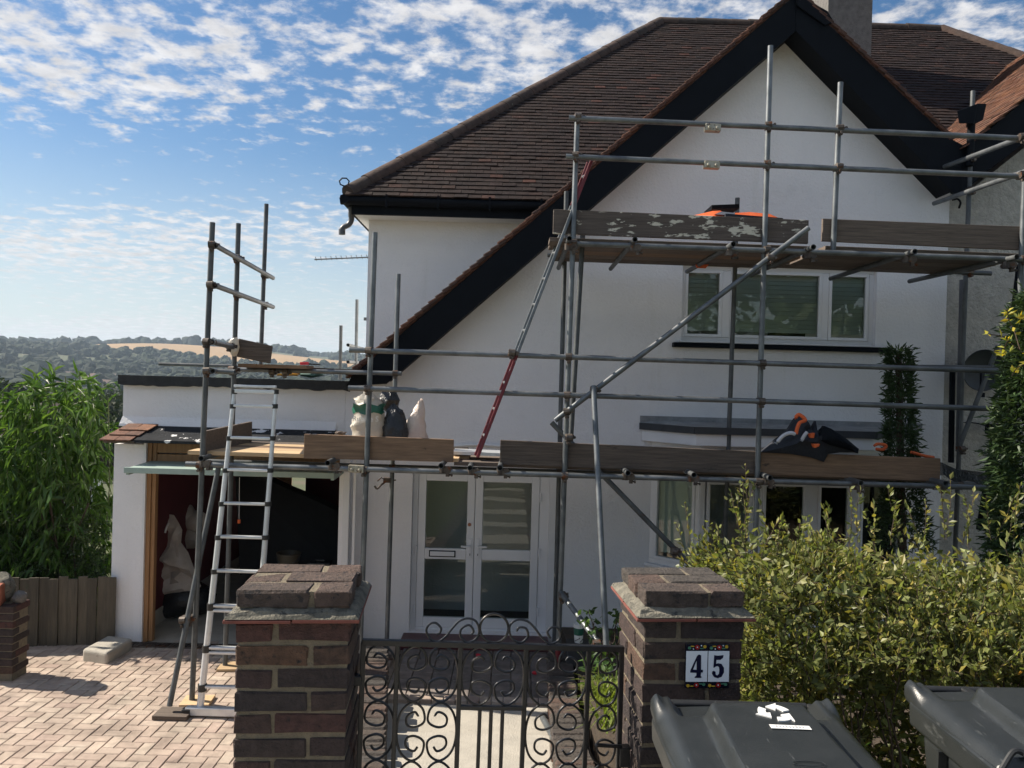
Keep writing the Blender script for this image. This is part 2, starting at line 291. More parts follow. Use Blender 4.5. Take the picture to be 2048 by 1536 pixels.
pvcg = mk('grey_pvc_pipe', (0.10, 0.105, 0.115), (0.075, 0.08, 0.09), sc=6, rough=0.4)
green_door = mk('pale_green_door', (0.36, 0.46, 0.41), (0.30, 0.39, 0.35), sc=6, rough=0.5)
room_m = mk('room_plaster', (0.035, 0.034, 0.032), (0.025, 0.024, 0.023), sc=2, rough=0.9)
garred = mk('maroon_garage_wall', (0.13, 0.022, 0.028), (0.09, 0.016, 0.022), sc=3, rough=0.8)
blind = mk('blind_slat', (0.70, 0.74, 0.71), (0.64, 0.68, 0.65), sc=5, rough=0.6)
glass = glassmat('window_glass')
red_p = mk('red_paint', (0.17, 0.014, 0.022), (0.11, 0.012, 0.018), sc=14, rough=0.5, patch=((0.20, 0.19, 0.19), 0.66, 12))
orange = mk('orange_fabric', (0.75, 0.14, 0.03), (0.62, 0.11, 0.03), sc=8, rough=0.75)
navy = mk('navy_fabric', (0.012, 0.016, 0.026), (0.022, 0.027, 0.038), sc=14, rough=0.8, bump=0.4, bsc=60)
reflective = mk('grey_reflective_strip', (0.55, 0.56, 0.60), (0.45, 0.46, 0.5), sc=20, rough=0.4)
bagw = mk('white_plastic_bag', (0.66, 0.63, 0.56), (0.56, 0.52, 0.45), sc=8, rough=0.35, bump=0.5, bsc=22, trans=0.3)
bagk = mk('black_plastic_bag', (0.014, 0.016, 0.019), (0.02, 0.023, 0.026), sc=8, rough=0.25, bump=0.6, bsc=24)
baggr = mk('green_bag_print', (0.02, 0.13, 0.085), (0.016, 0.10, 0.07), sc=8, rough=0.35)
sheetm = mk('dust_sheet_plastic', (0.66, 0.60, 0.55), (0.48, 0.43, 0.39), sc=6, rough=0.3, bump=0.4, bsc=15, trans=0.25)
binm = mk('bin_plastic', (0.017, 0.020, 0.021), (0.026, 0.029, 0.030), sc=9, rough=0.30, bump=0.10, bsc=220, patch=((0.16, 0.15, 0.13), 0.72, 9, (1, 1, 1), 0.1), patch2=((0.07, 0.075, 0.075), 0.63, 26, (3, 0.4, 1), 0.1))
whitep = mk('white_print', (0.78, 0.78, 0.76), (0.70, 0.70, 0.69), sc=20, rough=0.5)
cer_w = mk('white_glazed_ceramic', (0.72, 0.76, 0.80), (0.68, 0.72, 0.77), sc=12, rough=0.08)
cer_k = mk('black_glaze', (0.006, 0.007, 0.016), (0.008, 0.009, 0.02), sc=12, rough=0.12)
cer_b = mk('navy_glaze', (0.008, 0.009, 0.03), (0.012, 0.013, 0.036), sc=12, rough=0.15)
cer_r = mk('red_glaze', (0.32, 0.018, 0.016), (0.24, 0.014, 0.014), sc=40, rough=0.15)
cer_y = mk('yellow_glaze', (0.55, 0.36, 0.035), (0.45, 0.30, 0.04), sc=40, rough=0.15)
cer_g = mk('green_glaze', (0.08, 0.22, 0.14), (0.06, 0.17, 0.11), sc=40, rough=0.15)
# ------------------------------------------------------------------ the setting: terrain, road, drive, path
ZG, ZP, YF, YB, YGAR, YM, YE = -1.42, -0.30, 8.8, 8.45, 8.5, 9.7, 9.3
def sstep(a, b, x):
    t = min(1, max(0, (x - a) / (b - a))); return t * t * (3 - 2 * t)
def terr(x, y):
    pts = [(-400, 1.0), (1.0, -0.36), (3.4, -0.42), (5.2, -1.55), (14, -1.6), (30, -4.0), (70, -8.5), (200, -20), (450, -26), (700, -18), (1000, 0), (1500, 23), (2200, 47), (3000, 56), (4200, 40)]
    for (a, za), (b, zb) in zip(pts, pts[1:]):
        if y <= b: z = za + (zb - za) * ((y - a) / (b - a)); break
    else: z = 40
    if y > 60:
        k = min(1, (y - 60) / 600)
        z += k * 11 * noise.noise(V((x / 420, y / 520, 0.3))) + k * 4 * noise.noise(V((x / 130, y / 150, 4)))
        z += 22 * sstep(-200, -700, x) * sstep(500, 900, y) * (1 - sstep(1500, 2300, y))
    return z
def terrain():
    xs = [-2600, -2000, -1600] + [-1300 + 40 * i for i in range(41)] + [350 + 90 * i for i in range(6)] + [1000, 1400, 2000, 2600]
    xs = sorted(set(xs + [-200, -120, -80, -60, -40, -30, -20, -14, -10, -7, -5, -3, -1, 1, 3, 5, 8, 12, 20, 30, 45, 70, 110, 180]))
    ys = [-400, -200, -100, -50, -20, -8, -3, 0, 1, 2, 2.7, 3.4, 4, 4.6, 5.2, 7, 10, 14, 18, 24, 30, 40, 55, 70, 90, 120, 150, 200, 250, 300, 360] + [420 + 45 * i for i in range(44)] + [2500, 2800, 3200, 3700, 4200]
    m = MB(); vs = [V((x, y, terr(x, y))) for y in ys for x in xs]; n = len(xs)
    m.add(vs, [(j * n + i, j * n + i + 1, (j + 1) * n + i + 1, (j + 1) * n + i) for j in range(len(ys) - 1) for i in range(n - 1)])
    g = mk('meadow_ground', (0.075, 0.085, 0.032), (0.05, 0.062, 0.024), sc=0.02, rough=1, patch=((0.10, 0.082, 0.05), 0.6, 0.05))
    o = m.build('ground', g, smooth=True); o['kind'] = 'structure'
    # stubble fields on the far hillside
    fm = mk('stubble_field', (0.36, 0.23, 0.10), (0.29, 0.185, 0.085), sc=0.01, rough=1)
    def field(x0, x1, y0, y1, sk=0.0):
        m = MB(); nx, ny = 16, 10
        vs = [];
        for j in range(ny + 1):
            for i in range(nx + 1):
                y = y0 + (y1 - y0) * j / ny; x = x0 + (x1 - x0) * i / nx + sk * (y - y0); vs.append(V((x, y, terr(x, y) + 2.0)))
        m.add(vs, [(j * (nx + 1) + i, j * (nx + 1) + i + 1, (j + 1) * (nx + 1) + i + 1, (j + 1) * (nx + 1) + i) for j in range(ny) for i in range(nx)])
        o = m.build('field', fm, smooth=True); o['kind'] = 'structure'
    field(-700, -200, 1180, 1560, -0.35)
terrain()
def simple():
    m = MB().mm((-30, -9, ZP - 0.5), (30, -1.6, ZP - 0.12)); o = m.build('road', asph); o['kind'] = 'structure'
    m = MB().mm((-30, -1.45, ZP - 0.4), (30, 2.2, ZP)); o = m.build('pavement', conc); o['kind'] = 'structure'
    m = MB().mm((-30, -1.6, ZP - 0.4), (30, -1.452, ZP + 0.004)); o = m.build('kerb', fillet); o['kind'] = 'structure'
    # drive: bedding, level apron by the garage then a ramp up to the road
    x0, x1 = -6.4, -1.15
    m = MB(); m.add([V((x0, 5.3, ZG - 0.03)), V((x1, 5.3, ZG - 0.03)), V((x1, 8.72, ZG - 0.03)), V((x0, 8.72, ZG - 0.03)), V((x0, 2.2, ZP - 0.02)), V((x1, 2.2, ZP - 0.02))], [(0, 1, 2, 3), (4, 5, 1, 0)])
    o = m.build('driveway', sand); o['kind'] = 'structure'; drive = o
    me = brickmesh('paver_mesh', (0.196, 0.097, 0.05), paverm, 0.006, 0.001)
    L, got = 0.1, []
    for i in range(0, 60):
        for j in range(0, 36):
            d = (i - j) % 4; x = x0 + i * L; y = 5.22 + j * L
            if d == 0: c, a = V((x + L, y + L / 2, 0)), 0
            elif d == 3: c, a = V((x + L / 2, y + L, 0)), 90
            else: continue
            if c.x > x1 - 0.08 or c.y > 8.56 or c.y < 5.3: continue
            vis = c.x < -1.55 - (c.y - 5.3) * 0.10 and c.x > -c.y * 0.69
            got.append((0 if vis else 1, (c - V((0, 5.0, 0))).length, c, a))
    got.sort(key=lambda q: (q[0], q[1])); m = MB()
    for k, (_, _, c, a) in enumerate(got):
        z = ZG - 0.025 + random.uniform(-0.002, 0.002); rm = Matrix.Rotation(R(a + random.uniform(-0.6, 0.6)), 4, 'Z') @ Matrix.Rotation(R(random.uniform(-0.4, 0.4)), 4, 'X')
        M4 = Matrix.Translation(V((c.x, c.y, z))) @ rm
        if k < 300: inst('paver', me, drive, M4)
        else: m.add([M4 @ q.co for q in me.vertices], [tuple(p.vertices) for p in me.polygons])
    m.build('paver_field', paverm, drive, kind='stuff', fix=False)
    m = MB()   # ramp pavers up to the road, outside the picture
    for i in range(26):
        for j in range(30):
            y0_ = 2.25 + j * 0.1; t = (5.3 - y0_ - 0.05) / 3.1; z = ZG - 0.025 + (ZP - ZG) * t
            m.box((x0 + 0.1 + i * 0.2 + (j % 2) * 0.1 * (i < 25), y0_ + 0.05, z), (0.192, 0.094, 0.05), Matrix.Rotation(-math.atan((ZP - ZG) / 3.1), 3, 'X'))
    m.build('ramp_paver', paverm, drive, kind='stuff')
simple()
def channel():
    t = thing('drain_channel', 'slotted black drain channel across the garage threshold', 'drain', (-3.0, 8.42, ZG))
    xa, xb = P(262, 1283, 8.5).x, P(700, 1283, 8.5).x
    MB().mm((xa, 8.36, ZG - 0.06), (xb, 8.49, ZG - 0.012)).build('trough', plas, t)
    m = MB(); n = int((xb - xa) / 0.035)
    for i in range(n): m.box((xa + 0.018 + i * 0.035, 8.425, ZG + 0.004), (0.02, 0.11, 0.012))
    m.mm((xa, 8.352, ZG - 0.01), (xb, 8.368, ZG + 0.012)); m.mm((xa, 8.482, ZG - 0.01), (xb, 8.498, ZG + 0.012))
    m.build('grating', coup, t, kind='stuff')
channel()
def path():
    # lower yard of dark slabs, then steps climbing to the gate
    m = MB().mm((-1.145, 6.86, ZG - 0.14), (2.6, 8.62, ZG - 0.035)); yard = m.build('front_yard', sand); yard['kind'] = 'structure'
    me = brickmesh('slab_mesh', (0.192, 0.192, 0.04), slabm, 0.005, 0.0008)
    for i in range(18):
        for j in range(9):
            c = V((-1.03 + i * 0.2, 6.96 + j * 0.2 , ZG - 0.017))
            if c.y > 8.6 or c.x > 2.5: continue
            inst('slab', me, yard, Matrix.Translation(c) @ Matrix.Rotation(R(random.uniform(-0.4, 0.4)), 4, 'X'))
    p = bpy.data.objects.new('garden_path', None); COL.objects.link(p); p['kind'] = 'structure'; ORG[p] = V((0, 0, 0)); p.location = (0, 0, 0)
    def edge(y): return (-1.1 + (7.2 - y) * 0.152, 0.40 - (7.2 - y) * 0.03)
    ys = [6.86, 6.42, 5.62, 4.95, 4.55, 4.15, 3.75, 3.35, 2.2]; zs = [ZG + 0.15, ZG + 0.29, ZG + 0.43, ZG + 0.57, ZG + 0.71, ZG + 0.85, ZG + 0.98, ZP]
    for k in range(8):
        a, b = ys[k], ys[k + 1]; la, ra = edge(a); lb, rb = edge(b); z0 = ZG - 0.6
        MB().hexa([V((lb, b, z0)), V((rb, b, z0)), V((ra, a - 0.002, z0)), V((la, a - 0.002, z0)), V((lb, b, zs[k])), V((rb, b, zs[k])), V((ra, a - 0.002, zs[k])), V((la, a - 0.002, zs[k]))]).build('step', conc, p, bevel=0.012)
    me = brickmesh('edging_mesh', (0.098, 0.105, 0.065), paverm, 0.006, 0.001)
    for i in range(14): inst('edging_brick', me, p, Matrix.Translation(V((-1.0 + i * 0.105, 6.80, ZG + 0.158))))
path()
# ------------------------------------------------------------------ houses
def roofplane():
    E = P(692, 388, YE); best = None
    for i in range(4000):
        d = i * 0.002; x, y = E.x + d, YE + d; px = None
        q = P(1320, 44, y)
        if q.x <= x: best = (d, q); break
    d, q = best
    return E, d, (q.z - E.z) / d, V((E.x + d, YE + d, q.z))
E0, HD, TP, R0 = roofplane()
R1 = P(1880, 78, R0.y); R1.z = R0.z; E1 = V((R1.x + HD, YE, E0.z))
def prof(px, py): q = P(px, py, YB); return V((q.x, 0, q.z))
APT = prof(1592, -16); GLT = prof(700, 750); GLB = prof(772, 767); APB = prof(1592, 62); GRT = prof(1895, 272); GRB = prof(1907, 386); NTT = prof(2048, 200); NVT = prof(1925, 301)
def gz(x):    # roof profile height of the front gable
    if x < APT.x: return GLT.z + (APT.z - GLT.z) * (x - GLT.x) / (APT.x - GLT.x)
    return APT.z + (GRT.z - APT.z) * (x - APT.x) / (GRT.x - APT.x)
def nzr(x): return NVT.z + (NTT.z - NVT.z) * (x - NVT.x) / (NTT.x - NVT.x)
TILE_ME = brickmesh('roof_tile_mesh', (0.161, 0.15, 0.017), tilem, 0.003, 0.0012)
def tiles(parent, o, ux, us, test, nu, ns, gauge, wdt, limit, mat, me, order):
    n = ux.cross(us).normalized(); rot = Matrix((ux, us, n)).transposed(); tilt = Matrix.Rotation(R(-7.0), 3, 'X'); got = []
    for j in range(ns):
        for i in range(-2, nu):
            u = (i + 0.5 * (j % 2)) * wdt; c = o + ux * (u + wdt / 2) + us * (j * gauge + 0.06)
            if test(c): got.append((order(c), c))
    got.sort(key=lambda q: q[0]); m = MB()
    for k, (_, c) in enumerate(got):
        mt = Matrix.Rotation(R(random.gauss(0, 0.7)), 3, 'Z') @ Matrix.Rotation(R(random.gauss(0, 0.9)), 3, 'X')
        M4 = Matrix.Translation(c + n * (0.016 + random.uniform(0, 0.005))) @ (rot @ mt @ tilt).to_4x4()
        if k < limit: inst('roof_tile', me, parent, M4)
        else: m.add([M4 @ q.co for q in me.vertices], [tuple(p.vertices) for p in me.polygons])
    if m.v: m.build('tile_field', mat, parent, kind='stuff', fix=False)
house = thing('semi_detached_house', 'white rendered house with black bargeboards and a brown tiled hipped roof', 'house', (1.5, 9.2, ZG))
def hroof():
    yb = R0.y + HD; L0, L1 = V((E0.x, yb, E0.z)), V((E1.x, yb, E0.z)); dz = V((0, 0, -0.03))
    m = MB(); m.add([E0 + dz, E1 + dz, R1 + dz, R0 + dz, L0 + dz, L1 + dz], [(0, 1, 2, 3), (4, 0, 3), (5, 4, 3, 2), (1, 5, 2), (0, 4, 5, 1)])
    roof = m.build('roof', tilem, house)
    us = V((0, 1, TP)).normalized()
    def ok(c):
        t = c.y - YE
        if c.x < E0.x + t + 0.02 or c.x > E1.x - t - 0.02 or c.z > R0.z - 0.03: return False
        if c.x < GRT.x and c.z < gz(c.x) - 0.25 and c.x > GLT.x: return False
        return not (c.x >= GRT.x and c.z < nzr(c.x) - 0.2)
    tiles(roof, E0 - us * 0.05, V((1, 0, 0)), us, ok, int((E1.x - E0.x) / 0.164), 76, 0.1, 0.164, 290, tilem, TILE_ME, lambda c: (c - CAM).length + (4 if c.x > 2.6 else 0))
    hm = mk('hip_tile_clay', (0, 0, 0), cols=[(0.050, 0.036, 0.030), (0.075, 0.046, 0.036), (0.042, 0.033, 0.029)], sc=12, rough=0.9, bump=0.5, patch=((0.16, 0.155, 0.12), 0.66, 8))
    def ridge(a, b, name, r=0.115, step=0.3):
        d = (b - a); n = max(1, int(d.length / step)); 
        for i in range(n):
            p = a + d * (i / n); q = a + d * ((i + 1.06) / n); s = V((0, 0, random.uniform(-0.006, 0.006)))
            MB().tube(p + s - V((0, 0, 0.03)), q + s - V((0, 0, 0.03)), r * random.uniform(1.0, 1.03), 14, r2=r * 0.96).build(name, hm, roof, smooth=True)
    ridge(E0 + V((0.03, 0.03, 0.03)), R0, 'hip_tile', 0.12); ridge(R0, R1, 'ridge_tile'); ridge(R1, E1, 'hip_tile')
    pts = [E0 + V((-0.02 + 0.06 * math.sin(a * 0.9), -0.02, 0.09 + 0.05 * (1 - math.cos(a * 0.9)) )) for a in range(8)]
    MB().path(pts, 0.009, 6).build('hip_iron', black, roof)
    # chimney stack
    cxa, cxb = P(1640, 60, 12.0).x, P(1726, 60, 12.0).x
    ch = MB().mm((cxa, 11.7, 2.5), (cxb, 12.6, 8.6)).build('chimney', dark_cast, house)
    MB().mm((cxa - 0.05, 11.65, 8.6), (cxb + 0.05, 12.65, 8.75)).build('chimney_cap', conc, ch)
    # front gable roof over the facade
    g = MB()
    for a, b in ((GLT, APT), (APT, GRT)):
        ya = YE + max(0.45, (a.z - E0.z) / TP + 0.1); yb_ = YE + max(0.45, (b.z - E0.z) / TP + 0.1)
        t = V((0, 0, 0.10)); e = V((0, 0, 0.02))
        g.hexa([V((a.x, YB + 0.05, a.z)) - t, V((b.x, YB + 0.05, b.z)) - t, V((b.x, yb_, b.z)) - t, V((a.x, ya, a.z)) - t, V((a.x, YB + 0.05, a.z)) - e, V((b.x, YB + 0.05, b.z)) - e, V((b.x, yb_, b.z)) - e, V((a.x, ya, a.z)) - e])
    gr = g.build('gable_roof', tilem, house)
    vme = brickmesh('verge_mesh', (0.20, 0.26, 0.022), verge_m, 0.004, 0.0025)
    for a, b, sgn in ((GLT, APT, 1), (GRT, APT, -1)):
        d = (b - a); n = int(d.length / 0.1); d.normalize(); ang = math.atan2(d.z, d.x)
        for i in range(n):
            c = a + d * (0.05 + i * 0.1) + V((0, YB + 0.10, 0.022 + random.uniform(0, 0.006)))
            inst('verge_tile', vme, gr, Matrix.Translation(c) @ Matrix.Rotation(-ang if sgn > 0 else -ang, 4, 'Y') @ Matrix.Rotation(R((9 if sgn > 0 else -9) + random.gauss(0, 1.0)), 4, 'Y'))
            if i % 1 == 0: inst('verge_tile', vme, gr, Matrix.Translation(c + V((0, 0.03, -0.028))) @ Matrix.Rotation(-ang, 4, 'Y') @ Matrix.Rotation(R(5), 4, 'Y'))
    # bargeboards
    def pts(l): return [P(a, b, YB) for a, b in l]
    th = V((0, 0.045, 0))
    MB().prism(pts([(1591, -10), (1591, 62), (772, 768), (692, 772), (704, 753)]), th).build('bargeboard', black, house)
    MB().prism(pts([(1592, -10), (1656, 47), (1897, 275), (1925, 290), (1921, 392), (1907, 386), (1592, 62)]), th).build('bargeboard', black, house)
    s = MB()   # soffit between bargeboard and wall
    for a, b in ((GLB, APB), (APB, GRB)):
        s.hexa([V((a.x, YB + 0.045, a.z + 0.02)), V((b.x, YB + 0.045, b.z + 0.02)), V((b.x, YF, b.z + 0.02)), V((a.x, YF, a.z + 0.02)), V((a.x, YB + 0.045, a.z + 0.04)), V((b.x, YB + 0.045, b.z + 0.04)), V((b.x, YF, b.z + 0.04)), V((a.x, YF, a.z + 0.04))])
    s.build('soffit', black, house)
    m = MB().prism([P(1594, -12, YB - 0.03), P(1655, 22, YB - 0.03), P(1668, 44, YB - 0.03), P(1650, 50, YB - 0.03), P(1594, 10, YB - 0.03)], V((0, 0.026, 0)))
    m.build('ridge_end_board', black, house)
    # eaves: fascia, gutter, soffit, downpipe
    zb = E0.z - 0.06
    MB().mm((E0.x + 0.06, YE + 0.06, zb - 0.17), (2.2, YE + 0.085, zb + 0.02)).build('fascia', black, house)
    MB().mm((E0.x + 0.06, YE + 0.087, zb - 0.17), (E0.x + 0.085, yb, zb + 0.02)).build('fascia', black, house)
    MB().mm((E0.x + 0.086, YE + 0.086, zb - 0.165), (2.2, YM - 0.002, zb - 0.15)).mm((E0.x + 0.086, YM, zb - 0.166), (XML - 0.002, yb, zb - 0.151)).build('soffit', white2, house)
    MB().tube((E0.x - 0.06, YE, zb - 0.01), (2.2, YE, zb - 0.03), 0.06, 12).build('gutter', black, house, smooth=True)
    gt = MB().tube((E0.x - 0.01, YE - 0.06, zb - 0.01), (E0.x - 0.01, yb, zb - 0.02), 0.055, 12).build('gutter', black, house, smooth=True)
    for k in range(6):
        x = E0.x + 0.5 + k * 0.62; MB().mm((x - 0.012, YE - 0.07, zb - 0.09), (x + 0.012, YE + 0.058, zb + 0.055)).build('gutter_bracket', black, house)
    a = [P(697, 398, 9.5), P(702, 418, 9.5), P(703, 437, 9.55), P(698, 449, 9.55), P(688, 454, 9.55), P(684, 460, 9.55), P(684, 468, 9.55)]
    MB().path(catmull(a, 4), 0.036, 12).build('downpipe', pvcg, house, smooth=True)
    MB().tube(P(703, 425, 9.53), P(703.3, 434, 9.55), 0.042, 12).build('pipe_collar', pvcg, house, smooth=True); MB().tube(P(684, 459, 9.55), P(684, 469, 9.55), 0.042, 12).build('pipe_collar', pvcg, house, smooth=True)
XML = P(736, 520, YM).x
XL, XR = P(686, 1000, YF).x, P(1892, 640, YF).x
def rect(x0, x1, z0, z1, Y): return [V((x0, Y, z0)), V((x1, Y, z0)), V((x1, Y, z1)), V((x0, Y, z1))]
def box4(tl, tr, br, bl, Y):
    a, b, c, d = (P(*q, Y) for q in (tl, tr, br, bl)); return ((a.x + d.x) / 2, (b.x + c.x) / 2, (c.z + d.z) / 2, (a.z + b.z) / 2)
UW = box4((1366, 526), (1754, 540), (1751, 694), (1362, 680), YF)
DO = box4((831, 930), (1103, 938), (1090, 1268), (812, 1260), YF); DO = (DO[0], DO[1], ZG + 0.10, DO[3])
BAYO = (P(1305, 1000, YF).x, P(1790, 1000, YF).x, P(1500, 1135, YF).z, P(1500, 900, YF).z)
def walls():
    prf = lambda px, py: V((P(px, py, YB).x, YF, P(px, py, YB).z))
    outer = [V((XL, YF, ZG - 0.2)), V((XR, YF, ZG - 0.2)), V((XR, YF, prf(1893, 345).z)), prf(1592, 25), V((XL, YF, prf(720, 775).z))]
    MB().holed(outer, [rect(*UW, YF), rect(*DO, YF), rect(*BAYO, YF)], V((0, 0.28, 0))).build('wall', white, house)
    ze = E0.z - 0.2; yb = R0.y + HD - 0.4
    MB().mm((XML, YM, ZG - 0.2), (3.2, YM + 0.25, ze)).mm((XML, YM + 0.252, ZG - 0.2), (XML + 0.25, yb, ze)).build('wall', white, house)
    MB().mm((XML + 0.3, yb - 0.25, ZG - 0.2), (9, yb, ze)).build('wall', white, house)
    # rooms behind the openings
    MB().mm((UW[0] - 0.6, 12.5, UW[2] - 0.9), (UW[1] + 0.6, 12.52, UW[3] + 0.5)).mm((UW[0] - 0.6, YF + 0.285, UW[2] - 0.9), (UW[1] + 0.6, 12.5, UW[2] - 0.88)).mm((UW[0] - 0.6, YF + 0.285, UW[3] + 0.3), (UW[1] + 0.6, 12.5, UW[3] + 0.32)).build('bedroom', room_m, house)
    x0, x1 = DO[0] - 0.5, BAYO[1] + 0.5
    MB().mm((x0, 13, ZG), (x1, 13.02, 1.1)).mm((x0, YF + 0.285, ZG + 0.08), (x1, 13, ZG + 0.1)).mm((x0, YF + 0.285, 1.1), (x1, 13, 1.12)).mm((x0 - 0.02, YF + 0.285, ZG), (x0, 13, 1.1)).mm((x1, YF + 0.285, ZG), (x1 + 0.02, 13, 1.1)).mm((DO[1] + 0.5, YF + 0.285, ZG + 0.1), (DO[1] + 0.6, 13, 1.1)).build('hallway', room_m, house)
def window(parent, p0, ex, W, z0, z1, cols, fw=0.055, deep=0.07, transom=None, blindz=None):
    """frame in the vertical plane through p0 along ex; cols: [(a,b)] pane ranges along ex"""
    ey = V((-ex.y, ex.x, 0)); rot = Matrix((ex, ey, V((0, 0, 1)))).transposed()
    def bar(m, a, b, c, d, t0=0.0, t1=None):
        t1 = deep if t1 is None else t1; m.box(p0 + ex * ((a + b) / 2) + ey * ((t0 + t1) / 2) + V((0, 0, (c + d) / 2)), (b - a, t1 - t0, d - c), rot); return m
    fr = MB(); bar(fr, 0, W, z0, z0 + fw); bar(fr, 0, W, z1 - fw, z1); bar(fr, 0, fw, z0 + fw, z1 - fw); bar(fr, W - fw, W, z0 + fw, z1 - fw)
    o = fr.build('window', upvc, parent, bevel=0.006)
    prev = None
    for a, b in cols:
        if prev is not None and a - prev > 0.02: bar(MB(), prev + 0.001, a - 0.001, z0 + fw + 0.001, z1 - fw - 0.001, -0.004).build('mullion', upvc, o, bevel=0.006)
        prev = b; s = 0.035; zz = [(z0 + fw, z1 - fw)] if not transom else [(z0 + fw, transom - 0.03), (transom + 0.03, z1 - fw)]
        if transom: bar(MB(), a, b, transom - 0.029, transom + 0.029, -0.002).build('transom', upvc, o, bevel=0.005)
        for c, d in zz:
            m = MB(); bar(m, a, b, c, c + s, -0.012, 0.05); bar(m, a, b, d - s, d, -0.012, 0.05); bar(m, a, a + s, c + s, d - s, -0.012, 0.05); bar(m, b - s, b, c + s, d - s, -0.012, 0.05)
            m.build('casement', upvc, o, bevel=0.005)
            bar(MB(), a + s - 0.004, b - s + 0.004, c + s - 0.004, d - s + 0.004, 0.016, 0.022).build('pane', glass, o)
        if blindz:
            m = MB(); n = int((z1 - fw - blindz) / 0.05)
            for i in range(n): m.box(p0 + ex * ((a + b) / 2) + ey * 0.075 + V((0, 0, z1 - fw - 0.02 - i * 0.05)), (b - a - 0.02, 0.05, 0.004), rot @ Matrix.Rotation(R(76), 3, 'X'))
            m.build('blind', blind, o, kind='stuff')
    return o
def pxs(l, Y, py): return [P(a, py, Y).x for a in l]
slate = mk('dark_slate_edge', (0.045, 0.05, 0.056), (0.03, 0.034, 0.04), sc=9, rough=0.7)
def openings():
    # upper window
    y = YF + 0.07; ex = V((1, 0, 0)); xs = pxs([1372, 1447, 1464, 1648, 1662, 1742], YF, 610)
    c = [x - UW[0] for x in xs]
    window(house, V((UW[0], y, 0)), ex, UW[1] - UW[0], UW[2], UW[3], [(c[0], c[1]), (c[2], c[3]), (c[4], c[5])], blindz=UW[2] + 0.08)
    MB().mm((UW[0] - 0.10, YF - 0.10, UW[2] - 0.075), (UW[1] + 0.12, YF + 0.07, UW[2] - 0.02)).build('window_sill', black, house, bevel=0.008)
    MB().mm((UW[0] - 0.04, YF - 0.07, UW[2] - 0.018), (UW[1] + 0.02, YF + 0.069, UW[2] + 0.0)).build('window_sill', upvc, house, bevel=0.006)
    # ground floor bay
    yb = YF - 0.42; z0, z1 = BAYO[2] + 0.03, P(1500, 893, yb).z
    A, B = V((P(1300, 1000, YF).x, YF - 0.01, 0)), V((P(1399, 1000, yb).x, yb, 0)); C, D = V((P(1714, 1000, yb).x, yb, 0)), V((P(1806, 1000, YF).x, YF - 0.01, 0))
    bay = MB()
    zl = ZG + 0.02
    bay.prism([V((q.x, q.y, zl)) for q in (A, B, C, D)], V((0, 0, z0 - zl - 0.04))).build('bay_plinth', white, house)
    bay = ORG and [o for o in house.children if o.name.startswith('bay_plinth')][0]
    MB().prism([V((A.x - 0.05, A.y, z0 - 0.039)), V((B.x - 0.03, B.y - 0.07, z0 - 0.039)), V((C.x + 0.03, C.y - 0.07, z0 - 0.039)), V((D.x + 0.05, D.y, z0 - 0.039))], V((0, 0, 0.038))).build('bay_sill', upvc, house, bevel=0.008)
    for a, b, cols, tr in ((A, B, None, None), (B, C, [1412, 1503, 1524, 1612, 1634, 1700], True), (C, D, None, None)):
        d = (b - a); W = d.length - 0.004; ex = d.normalized()
        cl = [(0.06, W - 0.05)] if cols is None else [(x - a.x) for x in pxs(cols, yb, 1040)]
        if cols: cl = [(cl[0], cl[1]), (cl[2], cl[3]), (cl[4], cl[5])]
        window(house, a + ex * 0.002, ex, W, z0, z1, cl, fw=0.06, transom=z1 - 0.36 if cols else None, blindz=(z0 + 0.1 if cols is None else None))
    # bay roof: white fascia, lead covered slope
    o = 0.14; zf0, zf1 = z1 + 0.002, z1 + 0.13
    ring = [V((A.x - 0.12, A.y, 0)), V((B.x - 0.09, B.y - o, 0)), V((C.x + 0.09, C.y - o, 0)), V((D.x + 0.12, D.y, 0))]
    MB().prism([q + V((0, 0, zf0)) for q in ring], V((0, 0, zf1 - zf0))).build('bay_fascia', white2, house, bevel=0.006)
    zw = P(1500, 845, YF).z; out = [q + V((0, 0, zf1 + 0.001)) for q in (ring[0] + V((-0.02, 0, 0)), ring[1] + V((-0.02, -0.03, 0)), ring[2] + V((0.02, -0.03, 0)), ring[3] + V((0.02, 0, 0)))]
    mid = [q + V((0, 0, 0.072)) for q in out]; top = [V((ring[0].x - 0.02, YF - 0.002, zw)), V((B.x, YF - 0.16, zw - 0.02)), V((C.x, YF - 0.16, zw - 0.02)), V((ring[3].x + 0.02, YF - 0.002, zw))]
    m = MB(); m.add(out + mid + top, [(0, 1, 5, 4), (1, 2, 6, 5), (2, 3, 7, 6), (4, 5, 9, 8), (5, 6, 10, 9), (6, 7, 11, 10), (8, 9, 10, 11), (0, 3, 2, 1), (0, 4, 8), (3, 11, 7), (0, 8, 11, 3)])
    m.build('bay_roof', lead, house)
    for a_, b_ in ((0, 1), (1, 2), (2, 3)):
        d_ = (out[b_] - out[a_]).normalized(); nn = V((d_.y, -d_.x, 0)) * 0.012; MB().hexa([out[a_] + nn, out[b_] + nn, out[b_] + nn * .1, out[a_] + nn * .1, mid[a_] + nn + V((0, 0, .004)), mid[b_] + nn + V((0, 0, .004)), mid[b_] + nn * .1 + V((0, 0, .004)), mid[a_] + nn * .1 + V((0, 0, .004))]).build('bay_drip_edge', slate, house)
    m = MB().mm((ring[0].x - 0.02, YF - 0.03, zw - 0.01), (ring[3].x + 0.06, YF - 0.001, zw + 0.045)); m.build('flashing', lead, house)
    # glazed double front door
    x0, x1, z0, z1 = DO; yd = YF + 0.10; fw = 0.06
